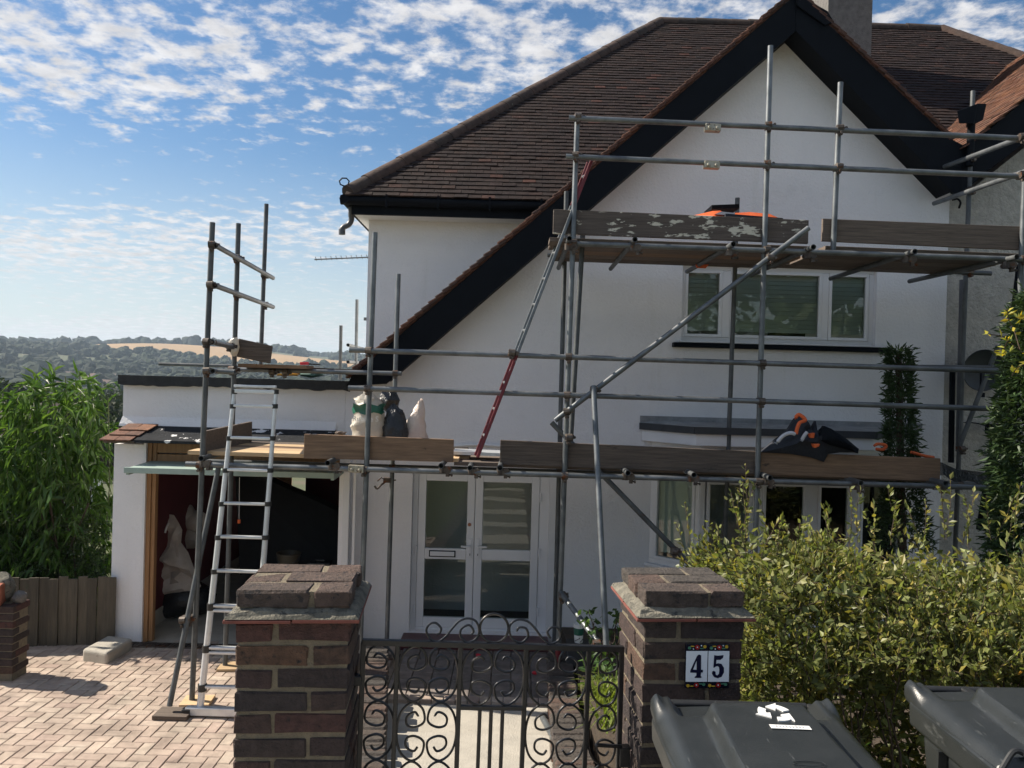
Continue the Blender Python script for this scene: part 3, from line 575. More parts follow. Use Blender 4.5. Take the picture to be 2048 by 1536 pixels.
    d = MB().mm((x0, yd, z0), (x0 + fw, yd + 0.08, z1)).mm((x1 - 0.11, yd, z0), (x1, yd + 0.08, z1)).mm((x0 + fw, yd, z1 - 0.09), (x1 - 0.11, yd + 0.08, z1)).mm((x0 + fw, yd, z0), (x1 - 0.11, yd + 0.08, z0 + 0.03)).build('door_frame', upvc, house, bevel=0.006)
    xm = P(948, 1100, yd).x; zt, zb = z1 - 0.095, z0 + 0.035
    zr0, zr1 = P(950, 1118, yd).z, P(950, 1100, yd).z
    for xa, xb, sd in ((x0 + fw + 0.004, xm - 0.003, 1), (xm + 0.003, x1 - 0.114, -1)):
        st = 0.088; m = MB(); y0, y1 = yd - 0.012, yd + 0.05
        m.mm((xa, y0, zb), (xa + st, y1, zt)).mm((xb - st, y0, zb), (xb, y1, zt))
        for c, e in ((zb, zb + 0.115), (zr0 - 0.01, zr1 + 0.01), (zt - 0.09, zt)): m.mm((xa + st, y0 + 0.001, c), (xb - st, y1 - 0.001, e))
        lf = m.build('door', upvc, house, bevel=0.007)
        for c, e in ((zb + 0.112, zr0 - 0.008), (zr1 + 0.008, zt - 0.088)): MB().mm((xa + st - 0.003, yd + 0.012, c), (xb - st + 0.003, yd + 0.02, e)).build('pane', glass, lf)
        hx = (xb - 0.042) if sd > 0 else (xa + 0.042); hz = P(950, 1092, yd).z
        MB().mm((hx - 0.016, y0 - 0.014, hz - 0.14), (hx + 0.016, y0, hz + 0.09)).beam((hx, y0 - 0.045, hz), (hx - sd * 0.105, y0 - 0.045, hz + 0.002), 0.02, 0.02).tube((hx, y0 - 0.05, hz), (hx, y0 - 0.01, hz), 0.011, 8).mm((hx - 0.004, y0 - 0.017, hz - 0.115), (hx + 0.004, y0 - 0.0141, hz - 0.09)).build('handle', upvc, lf, bevel=0.004)
        MB().box((hx, y0 - 0.0165, hz - 0.095), (0.007, 0.004, 0.024)).build('keyhole', black, lf)
        for q in (0.12, 0.5, 0.86):
            xh = xa - 0.012 if sd > 0 else xb + 0.012; MB().tube((xh, y0 - 0.012, zb + (zt - zb) * q - 0.05), (xh, y0 - 0.012, zb + (zt - zb) * q + 0.05), 0.012, 8).build('hinge', upvc, lf)
        if sd > 0:
            a, b = P(858, 1105, y0).x, P(911, 1105, y0).x; zc = (zr0 + zr1) / 2 + 0.003
            MB().mm((a, y0 - 0.008, zc - 0.037), (b, y0 - 0.001, zc + 0.037)).build('letterbox', black, lf); MB().mm((a + 0.012, y0 - 0.014, zc - 0.026), (b - 0.012, y0 - 0.0081, zc + 0.026)).build('letter_flap', upvc, lf, bevel=0.004)
            q = P(939, 1049, y0); MB().tube((q.x, y0 - 0.012, q.z), (q.x, y0, q.z), 0.02, 14).build('latch', mk('copper', (0.35, 0.16, 0.10), rough=0.4, metal=0.6), lf)
    MB().mm((x0 - 0.06, YF - 0.26, ZG - 0.02), (x1 + 0.02, YF - 0.002, z0 - 0.004)).mm((x0, YF - 0.001, z0 - 0.05), (x1, yd + 0.1, z0 - 0.006)).build('doorstep', maroon, house, bevel=0.012)
    # curved porch moulding above the door
    m = MB(); n = 14; c0 = P(830, 905, YF); c1 = P(1100, 912, YF)
    pr = [c0.lerp(c1, i / n) + V((0, -0.02, 0.11 * math.sin(math.pi * i / n))) for i in range(n + 1)]
    m.path(pr, 0.018, 6).build('door_arch', white2, house)
    m = MB().mm((DO[1] + 0.0, YF - 0.012, ZG), (DO[1] + 0.16, YF - 0.001, z1 + 0.02)); m.build('door_surround', white2, house)
walls(); hroof(); openings()
lamp = thing('paper_lamp', 'tall cream lamp of stacked paper tiers behind the glass door', 'lamp', (P(946, 1100, 9.9).x, 9.9, ZG + 0.1))
m = MB(); pr = []; hh = 0
for i in range(7): pr += [(0.05, hh), (0.15, hh + 0.10), (0.17, hh + 0.13), (0.05, hh + 0.27)]; hh += 0.28
m.lathe(ORG[lamp], pr, 8); m.build('shade', mk('cream_paper', (0.62, 0.58, 0.44), (0.55, 0.5, 0.37), sc=6), lamp)
# ---- adjoining house on the right
nb = thing('neighbouring_house', 'adjoining house with grey roughcast wall and mirrored gable at right', 'house', (7.5, 9.4, ZG))
def neighbour():
    us = V((NTT.x - NVT.x, 0, NTT.z - NVT.z)).normalized(); top = NVT + us * 4.25
    prf = lambda px, py: V((P(px, py, YB).x, YF + 0.012, P(px, py, YB).z))
    MB().prism([V((XR + 0.003, YF + 0.012, ZG - 0.2)), V((XR + 2.9, YF + 0.012, ZG - 0.2)), V((XR + 2.9, YF + 0.012, prf(1907, 360).z + 2.2)), V((XR + 0.25, YF + 0.012, prf(1907, 360).z)), V((XR + 0.003, YF + 0.012, prf(1907, 360).z))], V((0, 0.25, 0))).build('wall', rough_cast, nb)
    th = V((0, 0.045, 0)); q = [(1925, 291), (1961, 274), (2048, 201), (2420, -104), (2420, -17), (2046, 288), (1973, 341), (1922, 392)]
    MB().prism([P(a, b, YB) for a, b in q], th).build('bargeboard', black, nb)
    a, b = V((NVT.x, YB, NVT.z - 0.02)), V((top.x, YB, top.z - 0.02)); ya, yb = YE + (a.z - E0.z) / TP + 0.2, YE + (b.z - E0.z) / TP + 0.3
    z = V((0, 0, -0.05)); m = MB().hexa([a + V((0, 0.05, 0)) + z, b + V((0, 0.05, 0)) + z, V((b.x, yb, b.z)) + z, V((a.x, ya + 0.5, a.z)) + z, a + V((0, 0.05, 0)), b + V((0, 0.05, 0)), V((b.x, yb, b.z)), V((a.x, ya + 0.5, a.z))])
    roof = m.build('roof', tile_red, nb)
    tme = brickmesh('red_tile_mesh', (0.161, 0.15, 0.014), tile_red, 0.003, 0.0012)
    o = V((NVT.x, YB + 5, NVT.z)); ux = V((0, -1, 0))
    tiles(roof, o, ux, us, lambda c: YB - 0.02 < c.y < YE + (c.z - E0.z) / TP - 0.02, 44, 42, 0.1, 0.164, 200, tile_red, tme, lambda c: (c - CAM).length)
    # flashing in the valley
    MB().beam(V((GRT.x + 0.02, YB + 0.02, GRT.z + 0.0)), V((GRT.x + 0.02, YE + 1.0, GRT.z + 0.05)), 0.2, 0.02).build('valley_gutter', lead, nb)
neighbour()
# ---- garage
gar = thing('garage', 'flat roofed white garage with open front and black roof edge', 'garage', (-3.4, 9.5, ZG))
def garage():
    xa, xb = P(216, 1280, YGAR).x, P(278, 1280, YGAR).x; zc = P(250, 888, YGAR).z
    xla = (P(232, 895, YGAR).x + xa) / 2
    MB().mm((xla, YGAR, ZG - 0.1), (xb, YGAR + 0.3, zc)).mm((xla, YGAR + 0.302, ZG - 0.6), (xla + 0.2, 13.0, 1.2)).build('wall', white, gar)
    xr = P(690, 1000, YGAR).x
    MB().mm((xr, YGAR, ZG - 0.1), (XL + 0.02, YF - 0.004, zc)).build('wall', white, gar)
    MB().mm((xr - 0.02, YGAR - 0.02, ZG), (xr + 0.05, YGAR - 0.002, zc)).mm((xr + 0.09, YGAR - 0.012, ZG), (xr + 0.12, YGAR - 0.002, zc)).build('moulding', white2, gar, bevel=0.008)
    # parapet wall above the lean-to canopy
    zt = P(420, 772, YF).z; xpl = P(246, 800, YF).x; zpb = P(400, 852, YF).z
    MB().mm((xpl, YF + 0.004, zc - 0.15), (XL - 0.004, YF + 0.2, zt)).build('wall', white, gar)
    MB().mm((xpl + 0.002, YF + 0.21, zt - 0.02), (XL + 0.6, 13, zt + 0.0)).build('roof', feltb, gar)
    n = 40; m = MB(); xe = XL + 0.05; z1 = zt + 0.10   # torn felt edge
    pts = [V((xpl - 0.03, YF - 0.07, z1)), V((xe, YF - 0.07, z1))] + [V((xe + (xpl - 0.03 - xe) * i / n, YF - 0.07, zt - 0.012 + random.uniform(-0.012, 0.012))) for i in range(n + 1)]
    m.prism(pts, V((0, 0.068, 0))).build('fascia', feltb, gar)
    MB().mm((xpl - 0.03, YF - 0.001, zt + 0.001), (xe, 9.4, z1 - 0.004)).build('roof_edge', feltb, gar)
    MB().mm((xpl - 0.03, 9.41, zt + 0.002), (XML - 0.01, 13, z1 - 0.03)).build('roof_covering', mk('roof_felt_mineral', (0.30, 0.29, 0.26), (0.22, 0.215, 0.20), sc=8, rough=0.95), gar)
    # lean-to canopy: felt slope, few clay tiles at the end
    yl = YGAR - 0.22; xt0, xt1 = P(246, 852, YF).x, XL - 0.1; xt0b = P(228, 888, yl).x; zlo = P(400, 889, yl).z; ft = P(292, 870, 8.55).x
    MB().hexa([V((ft, yl, zlo)), V((xt1, yl, zlo)), V((xt1, YF, zpb - 0.03)), V((ft - 0.03, YF, zpb - 0.03)), V((ft, yl, zlo + 0.03)), V((xt1, yl, zlo + 0.03)), V((xt1, YF, zpb)), V((ft - 0.03, YF, zpb))]).build('canopy', felt, gar)
    MB().hexa([V((xla - 0.02, yl + 0.02, zlo - 0.01)), V((ft, yl + 0.02, zlo - 0.01)), V((ft, YF, zpb - 0.05)), V((xpl, YF, zpb - 0.05)), V((xla - 0.02, yl + 0.02, zlo + 0.008)), V((ft, yl + 0.02, zlo + 0.008)), V((ft, YF, zpb - 0.03)), V((xpl, YF, zpb - 0.03))]).build('canopy_board', wood_g, gar)
    tm = brickmesh('canopy_tile_mesh', (0.165, 0.24, 0.016), tile_red, 0.004, 0.002); dn = V((0, YF - yl, zpb - zlo)); dl = dn.normalized(); ang = math.atan2(dn.z, dn.y)
    for j in range(3):
        for i in range(3):
            x = xla - 0.04 + 0.085 + i * 0.168 + j * 0.035; c = V((x, yl, zlo)) + dl * (0.09 + j * 0.14) + V((0, 0, 0.022 + 0.005 * j))
            if x < ft + 0.05: inst('tile', tm, gar, Matrix.Translation(c) @ Matrix.Rotation(ang - R(5), 4, 'X') @ Matrix.Rotation(R(random.uniform(-2, 2)), 4, 'Z'))
    m = MB().hexa([V((xpl - 0.02, YF - 0.04, zpb - 0.02)), V((xt1, YF - 0.04, zpb - 0.02)), V((xt1, YF, zpb)), V((xpl, YF, zpb)), V((xpl - 0.02, YF - 0.035, zpb + 0.004)), V((xt1, YF - 0.035, zpb + 0.004)), V((xt1, YF + 0.001, zpb + 0.09)), V((xpl, YF + 0.001, zpb + 0.09))]); m.build('mortar_fillet', white, gar)
    # opening: timber frame, head boards, half open pale door
    x0, x1 = xb, P(284, 1000, YGAR).x + 0.06
    MB().mm((xb + 0.002, YGAR + 0.03, ZG), (xb + 0.075, YGAR + 0.13, zlo)).build('door_jamb', wood_v, gar, bevel=0.005)
    MB().mm((xb + 0.077, YGAR + 0.05, ZG), (xb + 0.12, YGAR + 0.12, zlo)).build('door_jamb', wood_v, gar, bevel=0.005)
    MB().mm((xb + 0.002, YGAR - 0.004, ZG), (xb + 0.03, YGAR + 0.028, zlo)).build('frame_strip', white2, gar)
    for k in range(2): MB().mm((xb + 0.12, YGAR + 0.06 + 0.004 * k, zlo - 0.13 - 0.14 * k), (xr - 0.002, YGAR + 0.10, zlo - 0.005 - 0.14 * k)).build('head_board', wood_v, gar, bevel=0.004)
    zd = P(450, 943, 8.0).z; da, db = P(250, 943, 8.0).x, P(668, 950, 8.0).x; rot = Matrix.Rotation(R(2.0), 3, 'X')
    d = MB().box(((da + db) / 2, 8.5, zd + 0.005), (db - da, 1.0, 0.035), rot).build('door', green_door, gar, bevel=0.004)
    MB().box(((da + db) / 2, 7.995, zd - 0.012), (db - da + 0.01, 0.03, 0.06)).build('door_edge', green_door, d, bevel=0.004)
    for x in (da + 0.02, db - 0.02): MB().box((x, 8.5, zd - 0.03), (0.03, 0.98, 0.035), rot).build('door_edge', green_door, d)
    # interior
    xi0, xi1 = xla + 0.21, XL + 0.2; zr = zlo + 0.06; wa, wb = P(540, 975, 12.5).x, P(611, 975, 12.5).x; wz0, wz1 = P(580, 1000, 12.5).z, P(580, 945, 12.5).z
    MB().mm((xi0 - 0.05, YGAR - 0.005, ZG - 0.3), (xi1, 13, ZG - 0.008)).build('floor', conc, gar)
    MB().mm((xi0, YGAR + 0.3, ZG + 0.18), (xi0 + 0.02, 12.6, zr)).build('inner_wall', garred, gar); MB().mm((xi0, YGAR + 0.3, ZG), (xi0 + 0.035, 12.6, ZG + 0.18)).build('plinth', conc, gar)
    MB().holed(rect(xi0, xi1, ZG, zr, 12.5), [rect(wa, wb, wz0, wz1, 12.5)], V((0, 0.1, 0))).build('inner_wall', garred, gar)
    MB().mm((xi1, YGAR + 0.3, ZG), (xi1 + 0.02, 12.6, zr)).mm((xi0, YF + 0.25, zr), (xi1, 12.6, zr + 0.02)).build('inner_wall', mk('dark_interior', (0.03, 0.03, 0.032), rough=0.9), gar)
    MB().mm((wa, 12.62, wz0), (wa + (wb - wa) * 0.55, 12.64, wz1)).build('window_board', wood_l, gar); MB().mm((wa, 12.50, wz0 - 0.03), (wb, 12.6, wz0 + 0.02)).build('window_sill', white2, gar)
    MB().mm((wa - 0.1, 13.0, -3), (wa, 13.05, -2.9)).build('floor', conc, gar)
garage()
# ------------------------------------------------------------------ scaffold
YS, YBK = 7.0, 8.25
scaf = thing('scaffold', 'galvanised tube scaffold with two boarded lifts across the house front', 'scaffold', (0.5, YS, ZG))
TR = 0.0245
def couplermesh():
    m = MB(); 
    m.tube((0, 0, -0.028), (0, 0, 0.028), 0.034, 10).tube((-0.028, -0.05, 0), (0.028, -0.05, 0), 0.034, 10).box((0, -0.025, 0), (0.05, 0.05, 0.045))
    m.box((0.044, 0.0, 0), (0.03, 0.03, 0.035)).tube((0.05, 0.02, 0), (0.05, -0.055, 0), 0.008, 6).tube((0.05, -0.05, 0), (0.05, -0.062, 0), 0.014, 6)
    m.box((0.0, -0.05, -0.044), (0.035, 0.03, 0.03)).tube((0, -0.05, -0.04), (0, -0.09, -0.046), 0.008, 6).tube((0, -0.082, -0.045), (0, -0.094, -0.046), 0.014, 6)
    return m
_o = couplermesh().build('coupler', coup, scaf); CME = _o.data
bpy.data.objects.remove(_o)
CME.transform(Matrix.Translation(ORG[scaf]))
def coupler(p, parent=None, a=0.0): 
    return inst('coupler', CME, parent or scaf, Matrix.Translation(p) @ Matrix.Rotation(a + R(random.uniform(-12, 12)), 4, 'Z') @ Matrix.Rotation(R(random.uniform(-6, 6)), 4, 'Y'))
LN = {}
def T(name, x1, y1, x2, y2, Y1, Y2=None, mat=None, ground=False, parent=None, key=None, r=TR, label=None):
    p, q = P(x1, y1, Y1), P(x2, y2, Y1 if Y2 is None else Y2)
    if ground:
        t = (ZG - 0.0 - p.z) / (q.z - p.z); q = p + (q - p) * t
    if key: LN[key] = (x1, y1, x2, y2)
    return MB().tube(p, q, r, 14, hollow=0.83).build(name, mat or galv, parent or scaf, smooth=True, label=label), p, q
def X(a, b):
    x1, y1, x2, y2 = LN[a]; x3, y3, x4, y4 = LN[b]; d = (x1 - x2) * (y3 - y4) - (y1 - y2) * (x3 - x4)
    u = x1 * y2 - y1 * x2; v = x3 * y4 - y3 * x4; return ((u * (x3 - x4) - (x1 - x2) * v) / d, (u * (y3 - y4) - (y1 - y2) * v) / d)
BASES = []
def S(*a, **k): 
    o, p, q = T('standard', *a, **k)
    if k.get('ground'): BASES.append(q)
    return o
S(425, 445, 384, 1397, YS, ground=True, key='s1', mat=galv_d); S(477, 447, 450, 1333, 7.85, ground=True, key='l2', mat=galv_d); S(533, 408, 521, 735, 8.95, key='l3', mat=galv_d)
S(750, 465, 721, 1270, YS, ground=True, key='s2'); S(1155, 232, 1118, 1250, YS, ground=True, key='s3'); S(1541, 92, 1513, 1010, YS, ground=True, key='s4')
S(1681, 165, 1666, 507, YS, key='s4b'); S(2050, 345, 2020, 1100, YS, ground=True, key='s5')
S(797, 548, 774, 1270, YBK, ground=True, key='b2'); S(1133, 383, 1108, 1315, YBK, ground=True, key='b3', mat=galv_d); S(1475, 396, 1450, 1080, YBK, ground=True, key='b4', mat=galv_d); S(1946, 182, 1912, 1060, 8.45, ground=True, key='b5', mat=galv_d)
yr = YS - 0.052
for k, (n, a) in enumerate([('guard_rail', (1138, 236, 2048, 277)), ('guard_rail', (1132, 313, 2048, 353)), ('guard_rail', (699, 700, 2002, 742)), ('guard_rail', (697, 776, 2000, 818)), ('ledger', (372, 928, 1998, 976)), ('ledger', (1140, 487, 2046, 519))]):
    T(n, *a, yr, key='r%d' % k)
T('ledger', 1095, 510, 1982, 547, YBK - 0.05, key='k0', mat=galv_d); T('ledger', 400, 922, 1990, 969, YBK - 0.05, key='k1', mat=galv_d); T('ledger', 469, 739, 803, 747, YBK - 0.05, key='k2'); T('ledger', 408, 741, 470, 744, 7.05)
for s, l in (('s1', (4,)), ('s2', (2, 3, 4)), ('s3', (0, 1, 2, 3, 4, 5)), ('s4', (0, 1, 2, 3, 4, 5)), ('s4b', (0, 1)), ('s5', (2, 3, 4, 5))):
    for k in l:
        c = X(s, 'r%d' % k); coupler(P(c[0], c[1], YS))
for s, l in (('b2', ('k1', 'k2')), ('b3', ('k0', 'k1')), ('b4', ('k0', 'k1')), ('b5', ('k0', 'k1')), ('l2', ('k2',))):
    for k in l: c = X(s, k); coupler(P(c[0], c[1], YBK if s != 'l2' else 7.85))
# in-line sleeve couplers
for x, y in ((1425, 257), (1423, 331), (713, 938)):
    q = P(x, y - 1, yr); MB().beam(q - V((0.07, 0, 0)), q + V((0.07, 0, -0.004)), 0.066, 0.066).tube(q + V((-0.035, -0.03, -0.008)), q + V((-0.035, -0.05, -0.008)), 0.016, 8).tube(q + V((0.035, -0.03, -0.01)), q + V((0.035, -0.05, -0.01)), 0.016, 8).build('sleeve_coupler', mk('zinc_sleeve', (0.45, 0.43, 0.36), (0.3, 0.27, 0.2), sc=30, rough=0.5, metal=0.5, patch=((0.1, 0.05, 0.03), 0.6, 30)) if x == 1425 else bpy.data.materials['zinc_sleeve'], scaf, bevel=0.012)
# transoms running back to the wall, their open ends towards us
TX = []
for x, y in ((1139, 477), (1270, 479), (1467, 488), (1627, 494), (1830, 503), (2034, 514)):
    p = P(x, y, 6.80); q = V((p.x + random.uniform(-.04, .04), 8.6, p.z + random.uniform(-.01, .02))); MB().tube(p, q, TR, 14, hollow=0.83).build('transom', galv_d, scaf, smooth=True); TX.append(p); coupler(V((p.x, yr, p.z - 0.05)), None, R(90))
for x, y in ((402, 917), (655, 926), (882, 932), (940, 936), (1000, 936), (1256, 946), (1388, 950), (1541, 956), (1722, 966), (1892, 967)):
    p = P(x, y, 6.80 if x > 500 else 6.9); q = V((p.x + random.uniform(-.04, .04), 8.55, p.z + random.uniform(-.01, .02))); MB().tube(p, q, TR, 14, hollow=0.83).build('transom', galv_d if x < 1700 else galv, scaf, smooth=True); coupler(V((p.x, yr, p.z - 0.05)), None, R(90))
# guard tubes at the two ends, running back from the front
for a in ((431, 491, 546, 556), (430, 571, 546, 614)):
    T('guard_rail', *a, 6.95, 8.9); T_ = P(a[0] - 5, a[1], YS); coupler(T_); coupler(P(477, a[1] + (26 if a[1] < 500 else 20), 7.85)); coupler(P(a[2] - 14, a[3] - 4, 8.9))
T('guard_rail', 424, 684, 466, 694, 6.95, 7.6); coupler(P(420, 684, YS)); coupler(P(462, 692, 7.6)); coupler(P(417, 742, YS)); coupler(P(548, 744, 8.2)); coupler(P(572, 745, 8.2))
T('transom', 425, 742, 478, 744, 6.9, 8.4)
T('guard_rail', 1880, 337, 2062, 268, 8.55, 6.92); T('guard_rail', 1868, 407, 2062, 339, 8.55, 6.92)
for x, y in ((1942, 315), (1938, 381)): coupler(P(x, y, 8.4))
for x, y in ((2040, 277), (2040, 352)): coupler(P(x, y, 6.95))
# braces and rakers
T('brace', 1617, 456, 1110, 841, 6.88, key='d1'); coupler(P(1134, 823, 6.93)); coupler(P(1536, 517, 6.93)); coupler(P(1187, 780, 6.9))
T('brace', 1103, 845, 1392, 1142, 7.07, mat=galv_d); coupler(P(1135, 874, 7.0)); coupler(P(1348, 1100, 7.05))
T('raker', 1187, 772, 1213, 1296, 6.80, 6.1); T('raker', 1122, 1186, 1200, 1290, 6.93, 6.25); coupler(P(1124, 1190, 6.95)); coupler(P(1192, 1284, 6.3)); coupler(P(1212, 1290, 6.2))
T('brace', 1167, 446, 1140, 905, 7.35, mat=galv_d); T('raker', 437, 935, 339, 1412, 7.25, 6.72, mat=galv_d); coupler(P(372, 1237, 6.95)); coupler(P(382, 1236, YS))
T('brace', 1996, 692, 1915, 903, 8.3, mat=galv_d); coupler(P(1918, 897, 8.3)); T('guard_rail', 1700, 733, 2000, 735, 8.3, mat=galv_d)
T('brace', 1995, 855, 1962, 1060, 7.6, mat=black, r=0.045)
# swivel coupler hanging open on the second inner standard
m = MB(); c = P(775, 960, YBK); m.path([c + V((-0.02, -0.03, 0.0)), c + V((-0.06, -0.04, 0.03)), c + V((-0.10, -0.04, -0.01))], 0.008, 6).path(catmull([c + V((-0.02, -0.03, -0.02)), c + V((-0.06, -0.05, -0.05)), c + V((-0.10, -0.05, -0.09)), c + V((-0.13, -0.05, -0.06))], 3), 0.01, 6).tube(c + V((-0.03, 0, 0)), c + V((0.09, 0, 0.0)), 0.008, 6); m.box(c, (0.08, 0.08, 0.05)); m.build('open_coupler', coup, scaf, kind='stuff')
q = P(1117, 1290, YS); MB().tube(V((q.x, YS - 0.001, q.z)), V((q.x - 0.012, YS - 0.001, ZG + 0.004)), TR + 0.002, 12).build('painted_foot', red_p, scaf, smooth=True)
# base plates and sole boards
for b in BASES: MB().box(b + V((0, 0, 0.005)), (0.15, 0.15, 0.008)).build('base_plate', coup, scaf)
q = P(344, 1412, 6.72); rk = q
solo(MB().box(V((q.x + 0.02, q.y, ZG + 0.02)), (0.30, 0.2, 0.036)), 'sole_board', wood_g, 'timber offcut under the foot of the sloping left raker', 'board', bevel=0.004)
for k, (x, y, Y) in enumerate(((395, 1397, YS), (465, 1335, 7.85))):
    q = P(x, y, Y); solo(MB().box(V((q.x, q.y, ZG + 0.014)), (0.26, 0.22, 0.026), rotz(0.1)), 'sole_board', wood_l, ('pale ply pad under the foot of the front left standard', 'pale ply pad under the standard beside the garage opening')[k], 'board', 'sole pads under scaffold feet', bevel=0.003)
# ------------------------------------------------------------------ boards
def board(tl, tr, br, bl, Y, mat, label, name='toe_board', th=0.036):
    a, b, c, d = (P(*q, Y) for q in (tl, tr, br, bl)); n = 6; m = MB(); vs = []
    for i in range(n + 1):
        t = i / n; wv = 0.004 * math.sin(i * 2.1 + tl[0])
        u, l = a.lerp(b, t), d.lerp(c, t); u.x = l.x = (u.x + l.x) / 2
        vs += [u + V((0, wv, 0)), u + V((0, wv + th, 0)), l + V((0, wv + th, 0)), l + V((0, wv, 0))]
    fs = [(4 * i + j, 4 * i + (j + 1) % 4, 4 * i + 4 + (j + 1) % 4, 4 * i + 4 + j) for i in range(n) for j in range(4)] + [(0, 1, 2, 3), (4 * n + 3, 4 * n + 2, 4 * n + 1, 4 * n)]
    m.add(vs, fs); return solo(m, name, mat, label, 'board', 'toe boards along the scaffold lifts', bevel=0.004)
yt = YS + 0.03
board((1107, 418), (1618, 440), (1617, 487), (1106, 467), yt, wood_p, 'grey upper toe board with cream paint splatter below the gable')
board((1645, 437), (2046, 453), (2046, 500), (1645, 482), yt, wood_g, 'plain dark toe board at the right of the upper lift')
board((608, 868), (907, 879), (907, 924), (608, 917), yt, wood_b, 'warm brown toe board in front of the rubble bags')
board((1000, 880), (1519, 903), (1519, 949), (1000, 929), yt, wood_g, 'long grey toe board of the lower lift above the front door')
board((1521, 903), (1881, 917), (1881, 963), (1521, 949), yt, wood_b, 'dark brown toe board under the dropped jacket')
def end_board():
    a, b = P(404, 862, 7.05), P(498, 843, 8.15); h = V((0, 0, -0.235)); t = V((0.036, 0, 0))
    m = MB().hexa([a + h, a + h + t, b + h + t, b + h, a, a + t, b + t, b]); solo(m, 'toe_board', wood_g, 'short toe board closing the left end of the lower lift', 'board', 'toe boards along the scaffold lifts', bevel=0.004)
end_board()
def deck(pa, pb, n, mats, where, group, y0=7.09, drop=0.0):
    a, b = P(*pa, YS), P(*pb, YS)
    for k in range(n):
        y = y0 + 0.113 + k * 0.232; j = random.uniform(-0.05, 0.05); s = V((0, 0, -0.02 + random.uniform(-0.002, 0.002) - drop))
        m = MB().beam(V((a.x + j, y, a.z)) + s, V((b.x + j, y, b.z)) + s, 0.225, 0.038)
        if k == 0: m.beam
        nth = ('first', 'second', 'third', 'fourth', 'fifth')[k]
        solo(m, 'scaffold_board', mats[k % len(mats)], '%s board from the front on the %s' % (nth, where), 'board', group, bevel=0.004)
deck((376, 903), (925, 919), 5, [wood_l, wood_l, wood_b, wood_l, wood_g], 'lower scaffold deck beside the garage', 'deck boards of the lower lift')
deck((905, 924), (1884, 959), 5, [wood_g, wood_b, wood_g], 'lower scaffold deck before the bay window', 'deck boards of the lower lift', drop=0.0)
deck((1110, 470), (1640, 488), 5, [wood_g, wood_g, wood_b], 'upper scaffold deck over the window', 'deck boards of the upper lift', drop=0.005)
deck((1650, 486), (2060, 503), 5, [wood_g], 'upper scaffold deck at far right', 'deck boards of the upper lift', drop=0.005)
# bright strips of foil faced insulation seen in the gap of the toe boards
q0, q1 = P(906, 912, 7.3), P(1000, 916, 7.3); solo(MB().beam(q0 + V((0, 0.1, 0.035)), q1 + V((0, 0.1, 0.035)), 0.3, 0.03), 'insulation_panel', alu, 'shiny foil panel lying on the deck between toe boards', 'panel')
# ------------------------------------------------------------------ second scaffold behind the garage roof
bs = thing('scaffold', 'distant scaffold poles standing beyond the flat garage roof', 'scaffold', (-2.4, 11.5, ZG))
T('standard', 682, 651, 680, 760, 11.2, parent=bs, mat=galv_d); T('standard', 714, 599, 711, 770, 11.6, parent=bs, mat=galv); T('guard_rail', 696, 690, 735, 700, 11.0, 13, parent=bs); T('guard_rail', 696, 724, 735, 726, 11.0, 13, parent=bs); T('ledger', 318, 728, 640, 737, 11.2, parent=bs, mat=galv_d)
# ------------------------------------------------------------------ things on the roof and the decks
def timber():
    p = [P(478, 677, 7.75), P(546, 692, 7.75), P(541, 727, 7.75), P(473, 713, 7.75)]; t = V((-0.03, 0.06, 0))
    solo(MB().prism(p, t), 'timber_block', wood_g, 'short board offcut wrapped with polythene on the left scaffold', 'timber', bevel=0.004)
    m = MB().blob(P(468, 693, 7.72), (0.05, 0.05, 0.10), 2, 0.35, 1.4, 3); solo(m, 'polythene_scrap', bagw, 'crumpled clear polythene scrap beside the board offcut', 'plastic', smooth=True)
    solo(MB().beam(P(486, 731, 8.1), P(620, 735, 8.1), 0.3, 0.035), 'scaffold_board', wood_b, 'reddish board lying at garage roof height', 'board')
    solo(MB().beam(P(600, 737, 8.4), P(742, 744, 8.4), 0.24, 0.035), 'scaffold_board', wood_g, 'grey board lying above the garage roof edge', 'board')
    z = P(560, 752, 9.0)
    t = thing('yellow_tool', 'yellow handled trowel lying on the garage roof', 'tool', z)
    MB().hexa([P(552, 751, 8.9), P(596, 751, 8.9), P(596, 752, 9.2), P(552, 752, 9.2), P(556, 747, 8.9), P(594, 746, 8.9), P(594, 747, 9.2), P(556, 747, 9.2)]).build('blade', mk('yellow_plastic', (0.75, 0.33, 0.02), (0.6, 0.25, 0.02), sc=20, rough=0.4), t, bevel=0.006)
    MB().path(catmull([P(578, 748, 8.95), P(584, 744, 8.95), P(594, 743, 8.95), P(598, 749, 8.95)], 3), 0.014, 8).build('handle', bpy.data.materials['yellow_plastic'], t)
    q = P(612, 725, 8.15); t = thing('spirit_level', 'small red and grey tool on the roof boards', 'tool', q)
    MB().beam(P(601, 727, 8.15), P(618, 727, 8.15), 0.05, 0.03).build('body', mk('bright_red_plastic', (0.6, 0.03, 0.05), rough=0.4), t, bevel=0.004); MB().beam(P(618.5, 728, 8.15), P(640, 729, 8.15), 0.03, 0.014).build('grip', plas, t, bevel=0.003)
    m = MB().blob(P(622, 749, 9.0), (0.14, 0.1, 0.035), 2, 0.4, 1.6, 8); solo(m, 'green_sheet', mk('green_tarp', (0.10, 0.2, 0.16), (0.06, 0.12, 0.10), sc=14, rough=0.6), 'crumpled green tarpaulin on the garage roof', 'tarpaulin', smooth=True)
timber()
